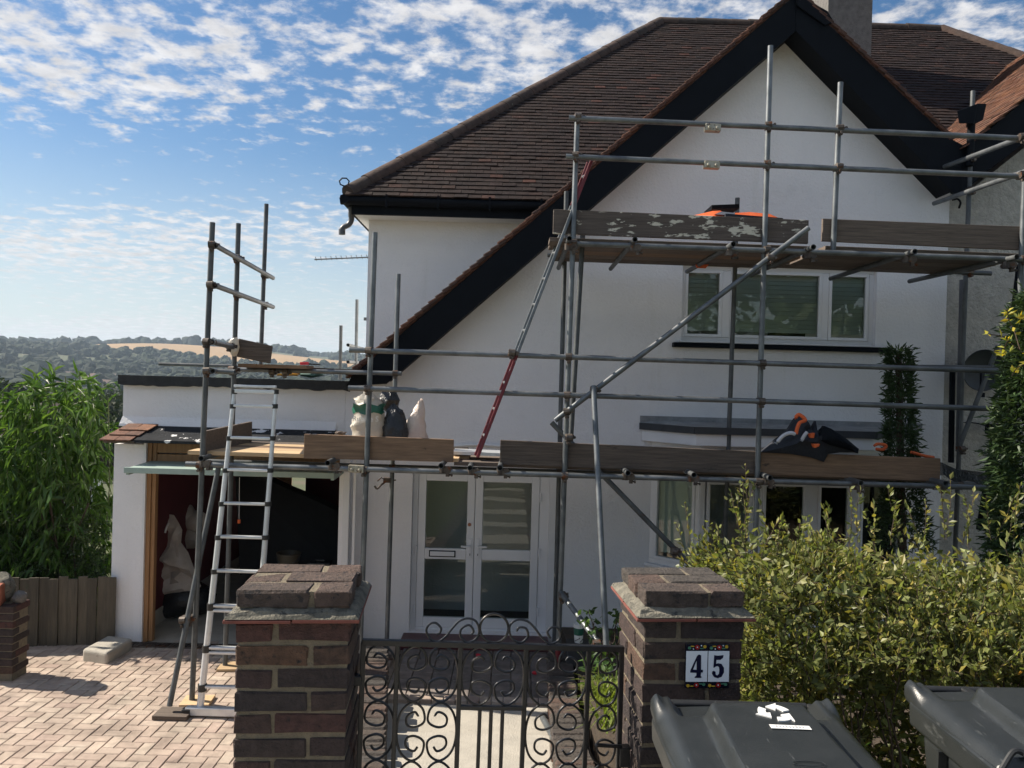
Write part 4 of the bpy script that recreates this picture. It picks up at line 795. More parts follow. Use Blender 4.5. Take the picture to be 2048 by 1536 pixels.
def bag(pts_px, Y, mat, label, seed, parts=()):
    """a tied sack: outline half-widths at heights (px), made round with folds"""
    zb = P(pts_px[0][0], pts_px[0][2], Y); n = 22; m = MB(); vs = []; rows = []
    for xl, xr, py in pts_px:
        a, b = P(xl, py, Y), P(xr, py, Y); c = (a + b) / 2; r = (b.x - a.x) / 2; rows.append((c, r))
    rows = [(rows[i][0].lerp(rows[i + 1][0], t), rows[i][1] + (rows[i + 1][1] - rows[i][1]) * t) for i in range(len(rows) - 1) for t in (0, 0.33, 0.66)] + [rows[-1]]
    for k, (c, r) in enumerate(rows):
        for i in range(n):
            a = 2 * math.pi * i / n; f = 1 + 0.22 * noise.noise(V((math.cos(a) * 2.2, math.sin(a) * 2.2, k * 0.45 + seed * 9))) + 0.12 * noise.noise(V((math.cos(a) * 5, math.sin(a) * 5, k * 0.7 + seed * 5))) + 0.05 * math.sin(a * 7 + seed + k * 0.8) + random.uniform(-.06, .06)
            vs.append(c + V((math.cos(a) * r * f, math.sin(a) * r * 0.8 * f, 0.012 * math.sin(a * 5 + k))))
    M = len(rows); fs = [(k * n + i, k * n + (i + 1) % n, (k + 1) * n + (i + 1) % n, (k + 1) * n + i) for k in range(M - 1) for i in range(n)] + [tuple(range(n))[::-1], tuple(range((M - 1) * n, M * n))]
    m.add(vs, fs); t = thing('rubble_bag', label, 'bag', (zb.x, Y, zb.z), 'full bags on the lower deck'); o = m.build('sack', mat, t, smooth=True)
    for nm, k0, k1, mt in parts:
        m2 = MB(); q = [vs[k * n + i] + (vs[k * n + i] - rows[k][0]).normalized() * 0.006 for k in range(k0, k1 + 1) for i in range(n)]
        m2.add(q, [(k * n + i, k * n + (i + 1) % n, (k + 1) * n + (i + 1) % n, (k + 1) * n + i) for k in range(k1 - k0) for i in range(n)]); m2.build(nm, mt, t, smooth=True)
    return t
bagp = mk('bag_over_plasterboard', (0.55, 0.40, 0.34), (0.66, 0.60, 0.52), sc=5, rough=0.35, bump=0.5, bsc=22)
b1 = bag([(705, 772, 884), (703, 772, 855), (709, 768, 835), (708, 766, 808), (711, 758, 798), (727, 744, 788), (730, 741, 779)], 7.45, bagw, 'white rubble bag with green print, leftmost on the lower deck', 1, (('green_print', 7, 9, baggr),))
q = P(734, 825, 7.25)
def letters(txt, size, mat, p, parent, rx=90, rz=0, name='print', ext=0.0006, kind=None):
    cu = bpy.data.curves.new(name, 'FONT'); cu.body = txt; cu.size = size; cu.align_x = 'CENTER'; cu.align_y = 'CENTER'; cu.extrude = ext; cu.resolution_u = 3
    ob = bpy.data.objects.new(name, cu); COL.objects.link(ob); dg = bpy.context.evaluated_depsgraph_get(); dg.update(); me = bpy.data.meshes.new_from_object(ob.evaluated_get(dg)); bpy.data.objects.remove(ob)
    me.materials.clear(); me.materials.append(mat); o = inst(name, me, parent, Matrix.Translation(p) @ Matrix.Rotation(R(rz), 4, 'Z') @ Matrix.Rotation(R(rx), 4, 'X')); return o
letters('Rubble S', 0.07, whitep, P(731, 838, 7.19), b1, ext=0.002)
bag([(760, 818, 886), (764, 817, 858), (770, 812, 838), (776, 806, 822), (782, 792, 812), (786, 788, 808)], 7.42, bagk, 'black rubble bag with white top between the two pale bags', 2)
bag([(806, 858, 890), (808, 854, 862), (816, 850, 838), (828, 850, 820), (836, 847, 806), (840, 845, 799)], 7.5, bagp, 'pointed clear bag of pinkish plaster, rightmost of the bags', 3)
solo(MB().blob(P(778, 800, 7.7), (0.10, 0.08, 0.13), 2, 0.3, 1.5, 5), 'plastic_sheet', bagk, 'dark plastic sheet behind the rubble bags', 'plastic', smooth=True)
solo(MB().blob(P(682, 866, 7.4), (0.05, 0.03, 0.02), 2, 0.4, 1.8, 6), 'rag', wood_g, 'small scrap lying on the brown toe board', 'rag', smooth=True)
def jacket():
    t = thing('jacket', 'navy work jacket with orange trim slung over the toe board', 'jacket', P(1610, 905, 7.0))
    Y = 7.0
    def cloth(outline, name, mat, Yo=0.0, depth=0.12, seed=0):
        c = V((0, 0, 0)); ps = [P(x, y, Y + Yo) for x, y in outline]; c = sum(ps, V((0, 0, 0))) / len(ps); m = MB(); vs = []; rings = 5; n = len(ps)
        for k in range(rings):
            s = 1 - k / rings
            for p in ps:
                q = c + (p - c) * s; b = (1 - s * s) * depth; q = q + V((0, -b * (0.7 + 0.9 * noise.noise(q * 11 + V((seed, 0, 0)))), 0)); vs.append(q)
        vs.append(c + V((0, -depth, 0))); back = len(vs); vs += [p + V((0, 0.05, 0)) for p in ps]
        fs = [(k * n + i, k * n + (i + 1) % n, (k + 1) * n + (i + 1) % n, (k + 1) * n + i) for k in range(rings - 1) for i in range(n)] + [((rings - 1) * n + i, (rings - 1) * n + (i + 1) % n, rings * n) for i in range(n)]
        fs += [(i, back + i, back + (i + 1) % n, (i + 1) % n) for i in range(n)] + [tuple(range(back, back + n))]
        m.add(vs, fs); return m.build(name, mat, t, smooth=True)
    cloth([(1522, 905), (1545, 885), (1575, 862), (1590, 838), (1600, 830), (1612, 838), (1620, 850), (1608, 862), (1618, 868), (1632, 842), (1634, 862), (1640, 872), (1648, 852), (1662, 858), (1690, 876), (1712, 893), (1716, 905), (1680, 905), (1656, 908), (1648, 924), (1622, 915), (1580, 908)], 'cloth', navy, 0.0, 0.10, 1)
    cloth([(1640, 880), (1642, 860), (1650, 852), (1664, 858), (1694, 878), (1718, 898), (1716, 907), (1690, 898), (1660, 890)], 'sleeve', black, -0.08, 0.05, 2)
    m = MB().path(catmull([P(1589, 838, 6.87), P(1598, 829, 6.86), P(1611, 840, 6.84), P(1600, 845, 6.83), P(1595, 855, 6.82), P(1592, 868, 6.82)], 4), 0.016, 8).build('trim', orange, t, smooth=True)
    MB().path(catmull([P(1552, 887, 6.88), P(1566, 872, 6.85), P(1580, 866, 6.82), P(1590, 868, 6.82)], 4), 0.017, 8).build('reflective_band', reflective, t, smooth=True)
    MB().path(catmull([P(1603, 882, 6.84), P(1608, 872, 6.83), P(1614, 864, 6.83)], 4), 0.016, 8).build('reflective_band', reflective, t, smooth=True)
    cloth([(1626, 888), (1640, 888), (1638, 893), (1630, 896)], 'lining', orange, -0.12, 0.01, 4); cloth([(1620, 868), (1630, 866), (1628, 876), (1622, 876)], 'lining', orange, -0.11, 0.01, 5)
jacket()
for k, pts in enumerate(([(1748, 892), (1756, 888), (1772, 891), (1766, 899), (1752, 898)], [(1822, 904), (1836, 908), (1850, 912), (1868, 915)])):
    solo(MB().path(catmull([P(x, y, 7.5) for x, y in pts], 4), 0.015, 8), 'strap', orange, ('loop of orange strap on the deck left of the ivy column', 'orange strap trailing right of the ivy column')[k], 'strap', 'orange straps on the lower deck')
def upper_cloth():
    o = MB(); ps = [(1386, 431), (1425, 422), (1440, 421), (1452, 427), (1500, 424), (1540, 428), (1560, 437)]
    v = [P(x, y, 7.35) for x, y in ps]; b = [P(x, y + 22, 7.2) for x, y in ps]; c = [p + V((0, 0.4, -0.05)) for p in v]; n = len(ps)
    o.add(b + v + c, [(i, i + 1, n + i + 1, n + i) for i in range(n - 1)] + [(n + i, n + i + 1, 2 * n + i + 1, 2 * n + i) for i in range(n - 1)]); t = thing('hi_vis_coat', 'orange and navy coat heaped on the upper deck', 'coat', v[3]); o.build('cloth', orange, t, smooth=True)
    MB().beam(P(1448, 433, 7.27), P(1562, 442, 7.27), 0.1, 0.035).build('cuff', navy, t); MB().prism([P(1430, 428, 7.26), P(1443, 423, 7.26), P(1470, 426, 7.26), P(1470, 432, 7.26)], V((0, 0.05, 0))).build('reflective_band', reflective, t)
    solo(MB().beam(P(1416, 421, 7.6), P(1470, 419, 7.6), 0.3, 0.04), 'batten', black, 'dark batten behind the orange coat', 'timber')
    solo(MB().prism([P(1392, 529, 8.05), P(1418, 529, 8.05), P(1412, 536, 8.05), P(1394, 535, 8.05)], V((0, 0.03, 0))), 'orange_rag', orange, 'scrap of orange cloth under the upper deck', 'rag')
upper_cloth()
def ladder():
    t = thing('telescopic_ladder', 'silver telescopic ladder leaning on the left platform', 'ladder', P(455, 1428, 6.75))
    yb, yt_ = 6.74, 6.90
    def yat(py): return yb + (yt_ - yb) * (1428 - py) / 650
    def lx(py): return 469 + (399 - 469) * (py - 780) / 648
    def rx(py): return 552 + (527 - 552) * (py - 785) / 355 * 1.05
    R_ = [783, 812, 876, 940, 1007, 1074, 1142, 1212, 1296, 1374, 1424]; rad = [0.017, 0.0185, 0.020, 0.0215, 0.023, 0.0245, 0.026, 0.0275, 0.029, 0.0305, 0.032]
    for fx in (lx, rx):
        st = None
        for k in range(10):
            a, b = R_[k], R_[k + 1] ; o = MB().tube(P(fx(a), a, yat(a)), P(fx(b), b, yat(b)), rad[k], 14).build('stile', alu, t, smooth=True)
            q = P(fx(a), a, yat(a)); h = 0.022 if k < 7 else 0.034; MB().tube(q + V((0, 0, -h)), q + V((0, 0, h * 0.8)), rad[k] + 0.008, 14).build('collar', plas, t, smooth=True)
    for k, a in enumerate(R_[:-1]):
        p, q = P(lx(a), a, yat(a)), P(rx(a), a, yat(a)); p.z = q.z = (p.z + q.z) / 2 ; MB().beam(p, q, 0.045, 0.024 if k != 0 else 0.034).build('rung', alu, t, bevel=0.005)
        if k in (0, 7, 8): MB().beam(p + V((0, 0, -0.042 if k else 0.045)), q + V((0, 0, -0.042 if k else 0.045)), 0.045, 0.024).build('rung', alu, t, bevel=0.005)
    p, q = P(372, 1422, 6.72), P(560, 1424, 6.72); p.z = q.z = ZG + 0.05; MB().beam(p, q, 0.06, 0.07).build('stabiliser_bar', alu, t, bevel=0.006)
    for a in (p, q): MB().box(a + V((0.01 if a is p else -0.01, 0, -0.012)), (0.08, 0.075, 0.07)).build('rubber_foot', plas, t, bevel=0.012)
ladder()
def edge_ladder():
    t = thing('painted_ladder', 'red and grey ladder seen edge on, leaning against the scaffold', 'ladder', P(955, 915, 7.0))
    a, b = P(1183, 322, 7.05), P(955, 915, 6.86); a2, b2 = P(1176, 326, 7.42), P(951, 911, 7.22)
    for p, q in ((a, b), (a2, b2)):
        for s, e, m in ((0, .15, red_p), (.152, .66, galv), (.662, 1, red_p)): MB().beam(p.lerp(q, s), p.lerp(q, e), 0.03, 0.065, V((0, 1, 0))).build('stile', m, t, bevel=0.006)
    for k in range(11): s = 0.05 + k * 0.088; MB().tube(a.lerp(b, s), a2.lerp(b2, s), 0.014, 8).build('rung', galv, t)
    q = P(1024, 706, 6.9); coupler(q, t)
edge_ladder()
def aerial():
    t = thing('tv_aerial', 'thin television aerial sticking out past the house corner', 'aerial', P(737, 514, 12.5)); MB().tube(P(629, 519, 12.5), P(775, 513, 12.5), 0.011, 6).tube(P(775, 513, 12.5), P(775, 470, 12.5), 0.012, 6).build('boom', galv_d, t)
    for k in range(11): x = 632 + k * 10.2; y = 519 - k * 0.42; MB().tube(P(x - 1.2, y - 5, 12.4), P(x + 1.2, y + 2, 12.9), 0.006, 5).build('element', galv_d, t)
aerial()
MBq = P(729, 638, 10.4); solo(MB().box(MBq + V((0.03, 0, 0)), (0.07, 0.05, 0.04)).tube(MBq + V((0.05, 0, 0)), MBq + V((0.22, 0, 0)), 0.008, 6), 'wall_bracket', galv_d, 'small bracket on the side wall of the house', 'bracket')
def hopper():
    t = thing('rainwater_pipe', 'black hopper head and downpipe between the two gables', 'pipe', P(1940, 250, 8.36)); Y = 8.3
    MB().hexa([P(1918, 247, Y), P(1948, 247, Y), P(1950, 247, Y + 0.2), P(1920, 247, Y + 0.2), P(1914, 222, Y), P(1955, 207, Y), P(1972, 207, Y + 0.22), P(1930, 216, Y + 0.22)]).build('hopper', black, t, bevel=0.006)
    MB().prism([P(1948, 247, Y + 0.01), P(1966, 240, Y + 0.01), P(1973, 208, Y + 0.01), P(1955, 207, Y + 0.01)], V((0, 0.15, 0))).build('hopper_side', black, t)
    MB().tube(P(1943, 245, Y + 0.09), P(1939, 332, Y + 0.1), 0.038, 12).build('pipe', black, t, smooth=True); MB().tube(P(1926, 560, 8.6), P(1918, 900, 8.6), 0.036, 12).build('pipe', pvcg, t, smooth=True); MB().tube(P(1905, 740, 8.5), P(1902, 925, 8.5), 0.03, 12).build('pipe', black, t, smooth=True)
    MB().path(catmull([P(1905, 400, 8.75), P(1915, 398, 8.7), P(1921, 405, 8.7), P(1918, 416, 8.75)], 4), 0.012, 6).build('pipe_clip', black, t)
    MB().tube(P(2043, 530, 8.4), P(2030, 640, 8.4), 0.05, 12).build('pipe', black, t)
hopper()
t = thing('satellite_dish', 'dark round satellite dish on the roughcast wall behind the tubes', 'dish', P(1962, 740, 8.6))
MB().lathe(P(1962, 740, 8.66), [(0.02, 0.0), (0.12, -0.012), (0.2, -0.035), (0.232, -0.055), (0.236, -0.05), (0.2, -0.02), (0.02, 0.015)], 28, V((0, 1, 0.1))).build('dish', mk('slate_dish', (0.014, 0.02, 0.026), (0.02, 0.028, 0.034), rough=0.5), t, smooth=True)
MB().tube(P(1962, 745, 8.6), P(1962, 790, 8.35), 0.012, 8).box(P(1962, 790, 8.33), (0.05, 0.06, 0.05)).build('receiver_arm', black, t); MB().tube(P(1962, 740, 8.67), P(1962, 745, 8.8), 0.03, 10).build('mount', black, t)
# small wall lamp and cable on the neighbouring wall
q = P(1986, 858, 8.68); t = thing('wall_lamp', 'black outdoor wall lamp below the satellite dish', 'lamp', q); MB().box(q, (0.12, 0.12, 0.12)).build('housing', black, t, bevel=0.01); MB().path(catmull([P(1925, 845, 8.78), P(1950, 846, 8.78), P(1975, 852, 8.76)], 4), 0.008, 6).build('cable', black, t)
# black sheet sagging past the end of the deck
m = MB(); n = 10; vs = []
for j in range(5):
    for i in range(n + 1):
        s = i / n; q = P(1884 + s * 120, 925 + s * 24 + j * 1.0, 7.2); vs.append(q + V((0, j * 0.18, -0.05 * math.sin(s * 3.1) - j * 0.02 * math.sin(s * 3)) ))
k0 = len(vs); vs += [V((q.x, q.y - 0.02, q.z - 0.10 - 0.03 * math.sin(i))) for i, q in enumerate(vs[:n + 1])]
m.add(vs, [(j * (n + 1) + i, j * (n + 1) + i + 1, (j + 1) * (n + 1) + i + 1, (j + 1) * (n + 1) + i) for j in range(4) for i in range(n)] + [(i, i + 1, k0 + i + 1, k0 + i) for i in range(n)])
solo(m, 'plastic_sheet', bagk, 'shiny black sheet stretched beyond the right end of the deck', 'plastic', smooth=True)
# ------------------------------------------------------------------ in the garage
def garage_stuff():
    Y = 9.4; t = thing('dust_sheet', 'creased clear dust sheet hanging inside the garage', 'sheet', P(340, 1215, Y))
    out = [(318, 1027), (338, 1030), (343, 1045), (352, 1060), (350, 1085), (360, 1105), (372, 1140), (384, 1172), (366, 1196), (340, 1200), (305, 1213), (303, 1195), (316, 1175), (316, 1150), (300, 1148), (300, 1120), (302, 1095), (312, 1080), (318, 1060), (312, 1045)]
    ps = [P(352 + (x - 340) * 1.15, y, Y) for x, y in out]; c = sum(ps, V((0, 0, 0))) / len(ps); n = len(ps); vs = []
    for k in range(7):
        s = 1 - k / 7
        for p in ps: q = c + (p - c) * s; vs.append(q + V((0.03 * noise.noise(q * 6), -0.22 * (1 - s ** 3) * (0.6 + 1.2 * noise.noise(q * 7)), 0)))
    vs.append(c + V((0, -0.2, 0))); fs = [(k * n + i, k * n + (i + 1) % n, (k + 1) * n + (i + 1) % n, (k + 1) * n + i) for k in range(6) for i in range(n)] + [(6 * n + i, 6 * n + (i + 1) % n, 7 * n) for i in range(n)]
    MB().add(vs, fs).build('sheet', sheetm, t, smooth=True); MB().path(catmull([P(338, 1046, 9.3), P(333, 1055, 9.27), P(330, 1066, 9.25)], 3), 0.012, 6).build('tie', white2, t)
    for k, (x, y) in enumerate(((370, 1030), (392, 1045), (380, 1075))): solo(MB().blob(P(x, y, 10.0), (0.16, 0.14, 0.15), 2, 0.25, 1.3, k), 'filled_bag', sheetm, ('topmost bag of the heap behind the dust sheet', 'bag on the right of the heap behind the dust sheet', 'lowest bag of the heap behind the dust sheet')[k], 'bag', 'bags heaped in the garage', smooth=True)
    q = P(340, 1225, 9.5); solo(MB().blob((q.x + 0.1, 9.6, ZG + 0.18), (0.42, 0.35, 0.24), 3, 0.15, 1.2, 4, sq=-0.75), 'black_sack', bagk, 'bulging black sack on the garage floor', 'bag', smooth=True)
    q = P(577, 1130, 9.8); t = thing('bucket', 'plastic bucket in the dark of the garage', 'bucket', (q.x, 9.8, ZG + 0.45)); MB().lathe((q.x, 9.8, q.z - 0.12), [(0.11, 0), (0.145, 0.26), (0.155, 0.265), (0.155, 0.28), (0.135, 0.28), (0.10, 0.02)], 24).build('body', mk('bucket_plastic', (0.09, 0.075, 0.05), rough=0.5), t, smooth=True); MB().path(catmull([V((q.x - 0.15, 9.8, q.z + 0.13)), V((q.x - 0.1, 9.7, q.z + 0.06)), V((q.x + 0.1, 9.7, q.z + 0.06)), V((q.x + 0.15, 9.8, q.z + 0.13))], 4), 0.006, 6).build('handle', galv_d, t)
    solo(MB().mm((q.x - 0.35, 9.5, ZG), (q.x + 0.9, 10.3, q.z - 0.125)), 'workbench', mk('dark_bench', (0.03, 0.03, 0.03), rough=0.8), 'low dark bench under the bucket in the garage', 'bench', bevel=0.01)
    q = P(640, 1138, 9.7); t = thing('toolbox', 'red and black toolbox on the garage bench', 'toolbox', q); MB().box(q + V((0, 0, 0.0)), (0.3, 0.18, 0.07)).build('tray', bpy.data.materials['bright_red_plastic'], t, bevel=0.01); MB().box(q + V((0, 0, 0.065)), (0.28, 0.17, 0.06)).box(q + V((0, 0, 0.11)), (0.12, 0.03, 0.03)).build('lid', plas, t, bevel=0.008)
    m = MB(); a = [P(500, 940, 11.0), P(540, 962, 11.0), P(575, 978, 11.0), P(612, 993, 11.0), P(670, 1020, 11.0), P(685, 1150, 10.6), P(480, 1150, 10.6), P(470, 945, 11.0)]; m.prism(a, V((0, 0.3, 0))); solo(m, 'covered_stack', mk('dark_tarp', (0.012, 0.013, 0.015), (0.02, 0.021, 0.023), rough=0.7), 'stack draped with a dark cover below the garage window', 'stack')
    q = P(478, 1043, 8.75); t = thing('pull_cord', 'pull cord with an orange toggle hanging in the garage', 'cord', q); MB().tube(P(479, 955, 8.75), q, 0.003, 5).build('cord', whitep, t); MB().tube(q + V((0, 0, -0.02)), q + V((0, 0, 0.022)), 0.017, 10).build('toggle', orange, t)
garage_stuff()
def kerbstone():
    a = [P(166, 1318, 7.8), P(212, 1325, 7.75), P(256, 1285, 8.35), P(217, 1275, 8.45)]; zt = ZG + 0.12; pts = [GZ(164, 1298, zt), GZ(214, 1306, zt), GZ(266, 1276, zt), GZ(216, 1270, zt)]
    vs = []; m = MB(); 
    m.prism([V((q.x, q.y, ZG - 0.05)) for q in pts], V((0, 0, 0.17))); solo(m, 'kerb_stone', conc, 'mossy broken concrete kerb at the foot of the garage pier', 'kerb', bevel=0.03, seg=3)
kerbstone()
solo(MB().blob(GZ(350, 1431, ZG + 0.006), (0.03, 0.015, 0.006), 1, 0.3, 1, 2), 'plastic_clip', orange, 'tiny orange clip lying on the block paving', 'clip')
# ------------------------------------------------------------------ gate pillars
TH = R(5.0); EX, EY, EZ = V((math.cos(TH), math.sin(TH), 0)), V((-math.sin(TH), math.cos(TH), 0)), V((0, 0, 1))
BL, BW, BH, JT = 0.225, 0.115, 0.060, 0.0125
SQ = BL + JT + BW
LONG = [brickmesh('brick_mesh', (BL, BW, BH), brickm, 0.005, 0.0035) for _ in range(4)]
CAPL = [brickmesh('cap_brick_mesh', (BL, BW, 0.054), capm, 0.006, 0.0035) for _ in range(3)]; CAPS = [brickmesh('cap_half_mesh', (BW, BW, 0.054), capm, 0.006, 0.0035) for _ in range(3)]
RZ = Matrix((EX, EY, EZ)).transposed().to_4x4()
def pillar(label, o, zt, zb):
    """o: front left corner (plan), zt: underside of the creasing tiles"""
    t = thing('gate_pillar', label, 'pillar', (o.x, o.y, zb), 'brick gate pillars'); L = lambda x, y, z: V((o.x, o.y, 0)) + EX * x + EY * y + EZ * z
    rot = RZ.to_3x3(); h = zt - zb; i = 0.007
    MB().box(L(SQ / 2, SQ / 2, zb + h / 2), (SQ - 2 * i, SQ - 2 * i, h), rot).build('mortar_core', mortar, t)
    n = int(h / 0.072) + 1
    for k in range(n):
        z = zt - 0.005 - BH / 2 - k * 0.0725
        a = [((BL / 2, BW / 2), 0), ((SQ - BW / 2, BL / 2), 90), ((SQ - BL / 2, SQ - BW / 2), 0), ((BW / 2, SQ - BL / 2), 90)]
        if k % 2 == 0: a = [((SQ - x, y), r) for (x, y), r in a]
        for (x, y), r in a:
            inst('brick', random.choice(LONG), t, Matrix.Translation(L(x + random.gauss(0, .0015), y + random.gauss(0, .0015), z + random.gauss(0, .0012))) @ RZ @ Matrix.Rotation(R(r + random.gauss(0, .5)), 4, 'Z') @ Matrix.Rotation(R(random.gauss(0, .5)), 4, 'X'))
    # creasing tiles, mortar fillet, cap bricks
    ov = 0.034; c = L(SQ / 2, SQ / 2, 0); tl = (SQ + 2 * ov) / 2
    tm = MB()
    for a in range(2):
        for b in range(2): MB().box(L(-ov + tl * (a + 0.5), -ov + tl * (b + 0.5), zt + 0.008 + random.uniform(0, .002)), (tl - 0.004, tl - 0.004, 0.010), rot).build('creasing_tile', redtile, t, bevel=0.002)
    m = MB(); vs = []
    for j, (e, z) in enumerate(((ov - 0.004, 0.0165), (ov - 0.012, 0.026), (0.012, 0.036), (-0.012, 0.046))):
        for k in range(32):
            s, f = k // 8, (k % 8) / 8; q = [(-e, -e), (SQ + e, -e), (SQ + e, SQ + e), (-e, SQ + e)]; (x0, y0), (x1, y1) = q[s], q[(s + 1) % 4]
            jz = random.uniform(-.004, .004) if 0 < j else 0; vs.append(L(x0 + (x1 - x0) * f, y0 + (y1 - y0) * f, zt + z + jz) + V((random.uniform(-.003, .003), random.uniform(-.003, .003), 0)) * (j > 0))
    m.add(vs, [(j * 32 + k, j * 32 + (k + 1) % 32, (j + 1) * 32 + (k + 1) % 32, (j + 1) * 32 + k) for j in range(3) for k in range(32)] + [tuple(range(96, 128))]); m.build('mortar_fillet', fillet, t)
    zc = zt + 0.040; MB().box(L(SQ / 2, SQ / 2, zc + 0.0255), (SQ - 0.016, SQ - 0.016, 0.055), rot).build('mortar_bed', mortar, t)
    for r, y in enumerate((BW / 2, BW / 2 + 0.1195, BW / 2 + 0.239)):
        for (me, x) in ([(random.choice(CAPL), BL / 2), (random.choice(CAPS), SQ - BW / 2)] if r != 1 else [(random.choice(CAPS), BW / 2), (random.choice(CAPL), SQ - BL / 2)]):
            inst('cap_brick', me, t, Matrix.Translation(L(x + random.gauss(0, .002), y, zc + 0.030 + random.gauss(0, .0015))) @ RZ @ Matrix.Rotation(R(random.gauss(0, .9)), 4, 'Z') @ Matrix.Rotation(R(random.gauss(0, 1.0)), 4, 'X'))
    return t, L
lp = P(470, 1300, 2.40); rp = P(1286, 1300, 2.63)
PL, LL = pillar('dark brick gate pillar at left of the iron gate, beside the drive', lp, P(580, 1247, 2.40).z, ZP - 0.05)
PR_, LR = pillar('brick gate pillar carrying the number tiles, behind the bin', rp, P(1385, 1243, 2.63).z, ZP - 0.05)
# ------------------------------------------------------------------ number tiles
NP = V((rp.x, rp.y, 0)) - EY * 0.012
def np_(px, py, off=0.0): return HIT(px, py, NP - EY * off, EY)
Z0 = lambda x, y: (1340 + x / 10.97, 1260 + y / 10.97)
def number_tile(label, x0, x1, digit, hole, sh):
    a, b, c, d = [np_(*q) for q in (Z0(x0[0], 312), Z0(x1[0], 312), Z0(x1[1], 1278), Z0(x0[1], 1278))]
    t = thing('number_tile', label, 'tile', (a + c) / 2, 'house number tiles')
    MB().prism([a, b, c, d], EY * 0.012).build('ceramic', cer_k, t, bevel=0.001)
    xl = lambda f: x0[0] + (x0[1] - x0[0]) * f; xr = lambda f: x1[0] + (x1[1] - x1[0]) * f
    MB().prism([np_(*Z0(x, y), 0.0012) for x, y in ((xl(.16) + 6, 462), (xr(.16) - 6, 462), (xr(.86) - 6, 1136), (xl(.86) + 6, 1136))], EY * 0.001).build('face', cer_w, t)
    m = MB(); m.holed([np_(*Z0(*q), 0.0022) for q in digit], [[np_(*Z0(*q), 0.0022) for q in h] for h in hole], EY * 0.0009); m.build('numeral', cer_b, t)
    def disc(x, y, r, mat, nm, sq=1.0):
        m = MB(); n = 14; m.prism([np_(*Z0(x + sh + math.cos(2 * math.pi * i / n) * r * sq, y + math.sin(2 * math.pi * i / n) * r), 0.0012) for i in range(n)], EY * 0.0011); m.build(nm, mat, t)
    for y, k in ((380, 1), (1210, -1)):
        o = 0 if k > 0 else -22
        disc(602 + o, y, 52, cer_r, 'flower'); disc(430 + (330 if k < 0 else 0) + o, y + 15 * k, 34, cer_g, 'leaf', 1.1); disc(765 - (350 if k < 0 else 0) + o, y - 12 * k, 36, cer_y, 'bud')
        for x, yy, w in ((495 + o, y - 22 * k, 45), (700 + o, y + 26 * k, 45)):
            m = MB(); m.prism([np_(*Z0(x + sh + math.cos(2 * math.pi * i / 12) * w, yy + math.sin(2 * math.pi * i / 12) * 13), 0.0013) for i in range(12)], EY * 0.0009); m.build('leaf', cer_y if x < 600 else cer_g, t)
    for q in [o for o in t.children if o.name.startswith('flower')]: pass
    for x, y in ((602, 380), (515, 418), (692, 345), (580, 1210)):
        m = MB(); m.prism([np_(*Z0(x + sh + math.cos(2 * math.pi * i / 10) * 14, y + math.sin(2 * math.pi * i / 10) * 14), 0.0026) for i in range(10)], EY * 0.001); m.build('dot', cer_w, t)
number_tile('white ceramic tile with the numeral four, the left of the pair on the pillar', (356, 334), (836, 816), [(650, 540), (685, 560), (682, 870), (725, 878), (722, 930), (680, 936), (675, 1000), (690, 1030), (688, 1052), (540, 1052), (545, 1028), (580, 1000), (580, 940), (445, 936), (445, 895), (590, 580), (620, 546)], [[(585, 670), (505, 870), (585, 875)]], 0)
number_tile('white ceramic tile with the numeral five, the one nearer the hedge', (844, 822), (1312, 1294), [(970, 555), (1060, 565), (1175, 552), (1165, 610), (1110, 655), (1020, 655), (1012, 745), (1060, 730), (1130, 745), (1185, 830), (1185, 930), (1130, 1030), (1050, 1058), (970, 1035), (920, 960), (930, 910), (965, 895), (1000, 920), (1005, 980), (1040, 1000), (1075, 960), (1085, 880), (1075, 815), (1040, 792), (1000, 805), (965, 832), (955, 825)], [], 480)
# ------------------------------------------------------------------ iron gate
g0 = P(727, 1283, 2.66); g1 = P(1246, 1300, 2.80)
GN = V((-(g1 - g0).y, (g1 - g0).x, 0)).normalized()
gate = thing('iron_gate', 'black wrought iron garden gate with scrollwork between brick pillars', 'gate', (g0.x, g0.y, ZP))
G = lambda zx, zy, off=0.0: HIT(680 + zx / 3.413, 1180 + zy / 3.413, g0 + GN * off, GN)
def gbar(a, b, w, d, name): return MB().beam(a, b, w, d, GN).build(name, blackm, gate, bevel=0.0025)
def down(p, q, zz): t = (zz - p.z) / (q.z - p.z); return p + (q - p) * t
zbot = -0.30 + 0.08
def flat(p, q, name, w=0.024, d=0.012): return gbar(p, q, w, d, name)
gbar(G(150, 353), G(1938, 402), 0.021, 0.020, 'top_rail')
for a, b, nm, w in (((160, 355), (130, 1215), 'hanging_stile', 0.018), ((1922, 400), (1900, 1215), 'latch_stile', 0.018), ((393, 372), (362, 1215), 'upright', 0.016), ((824, 385), (795, 1215), 'upright', 0.016), ((1273, 395), (1240, 1215), 'upright', 0.016), ((1700, 405), (1668, 1215), 'upright', 0.016)):
    p = G(*a); q = down(p, G(*b), zbot); gbar(p, q, w, w, nm)
p, q = down(G(160, 355), G(130, 1215), zbot), down(G(1922, 400), G(1900, 1215), zbot); gbar(p, q, 0.026, 0.024, 'bottom_rail')
gbar(G(812, 800), G(1258, 805), 0.016, 0.016, 'middle_rail')
for x0, x1 in ((955, 940), (1032, 1018), (1110, 1096)): p = G(x0, 812); q = down(p, G(x1, 1215), zbot + 0.01); gbar(p, q, 0.013, 0.013, 'bar')
def scroll(pts, r=0.0043): return MB().path(catmull([G(*q) for q in pts], 5), r, 7).build('scroll', blackm, gate, smooth=True)
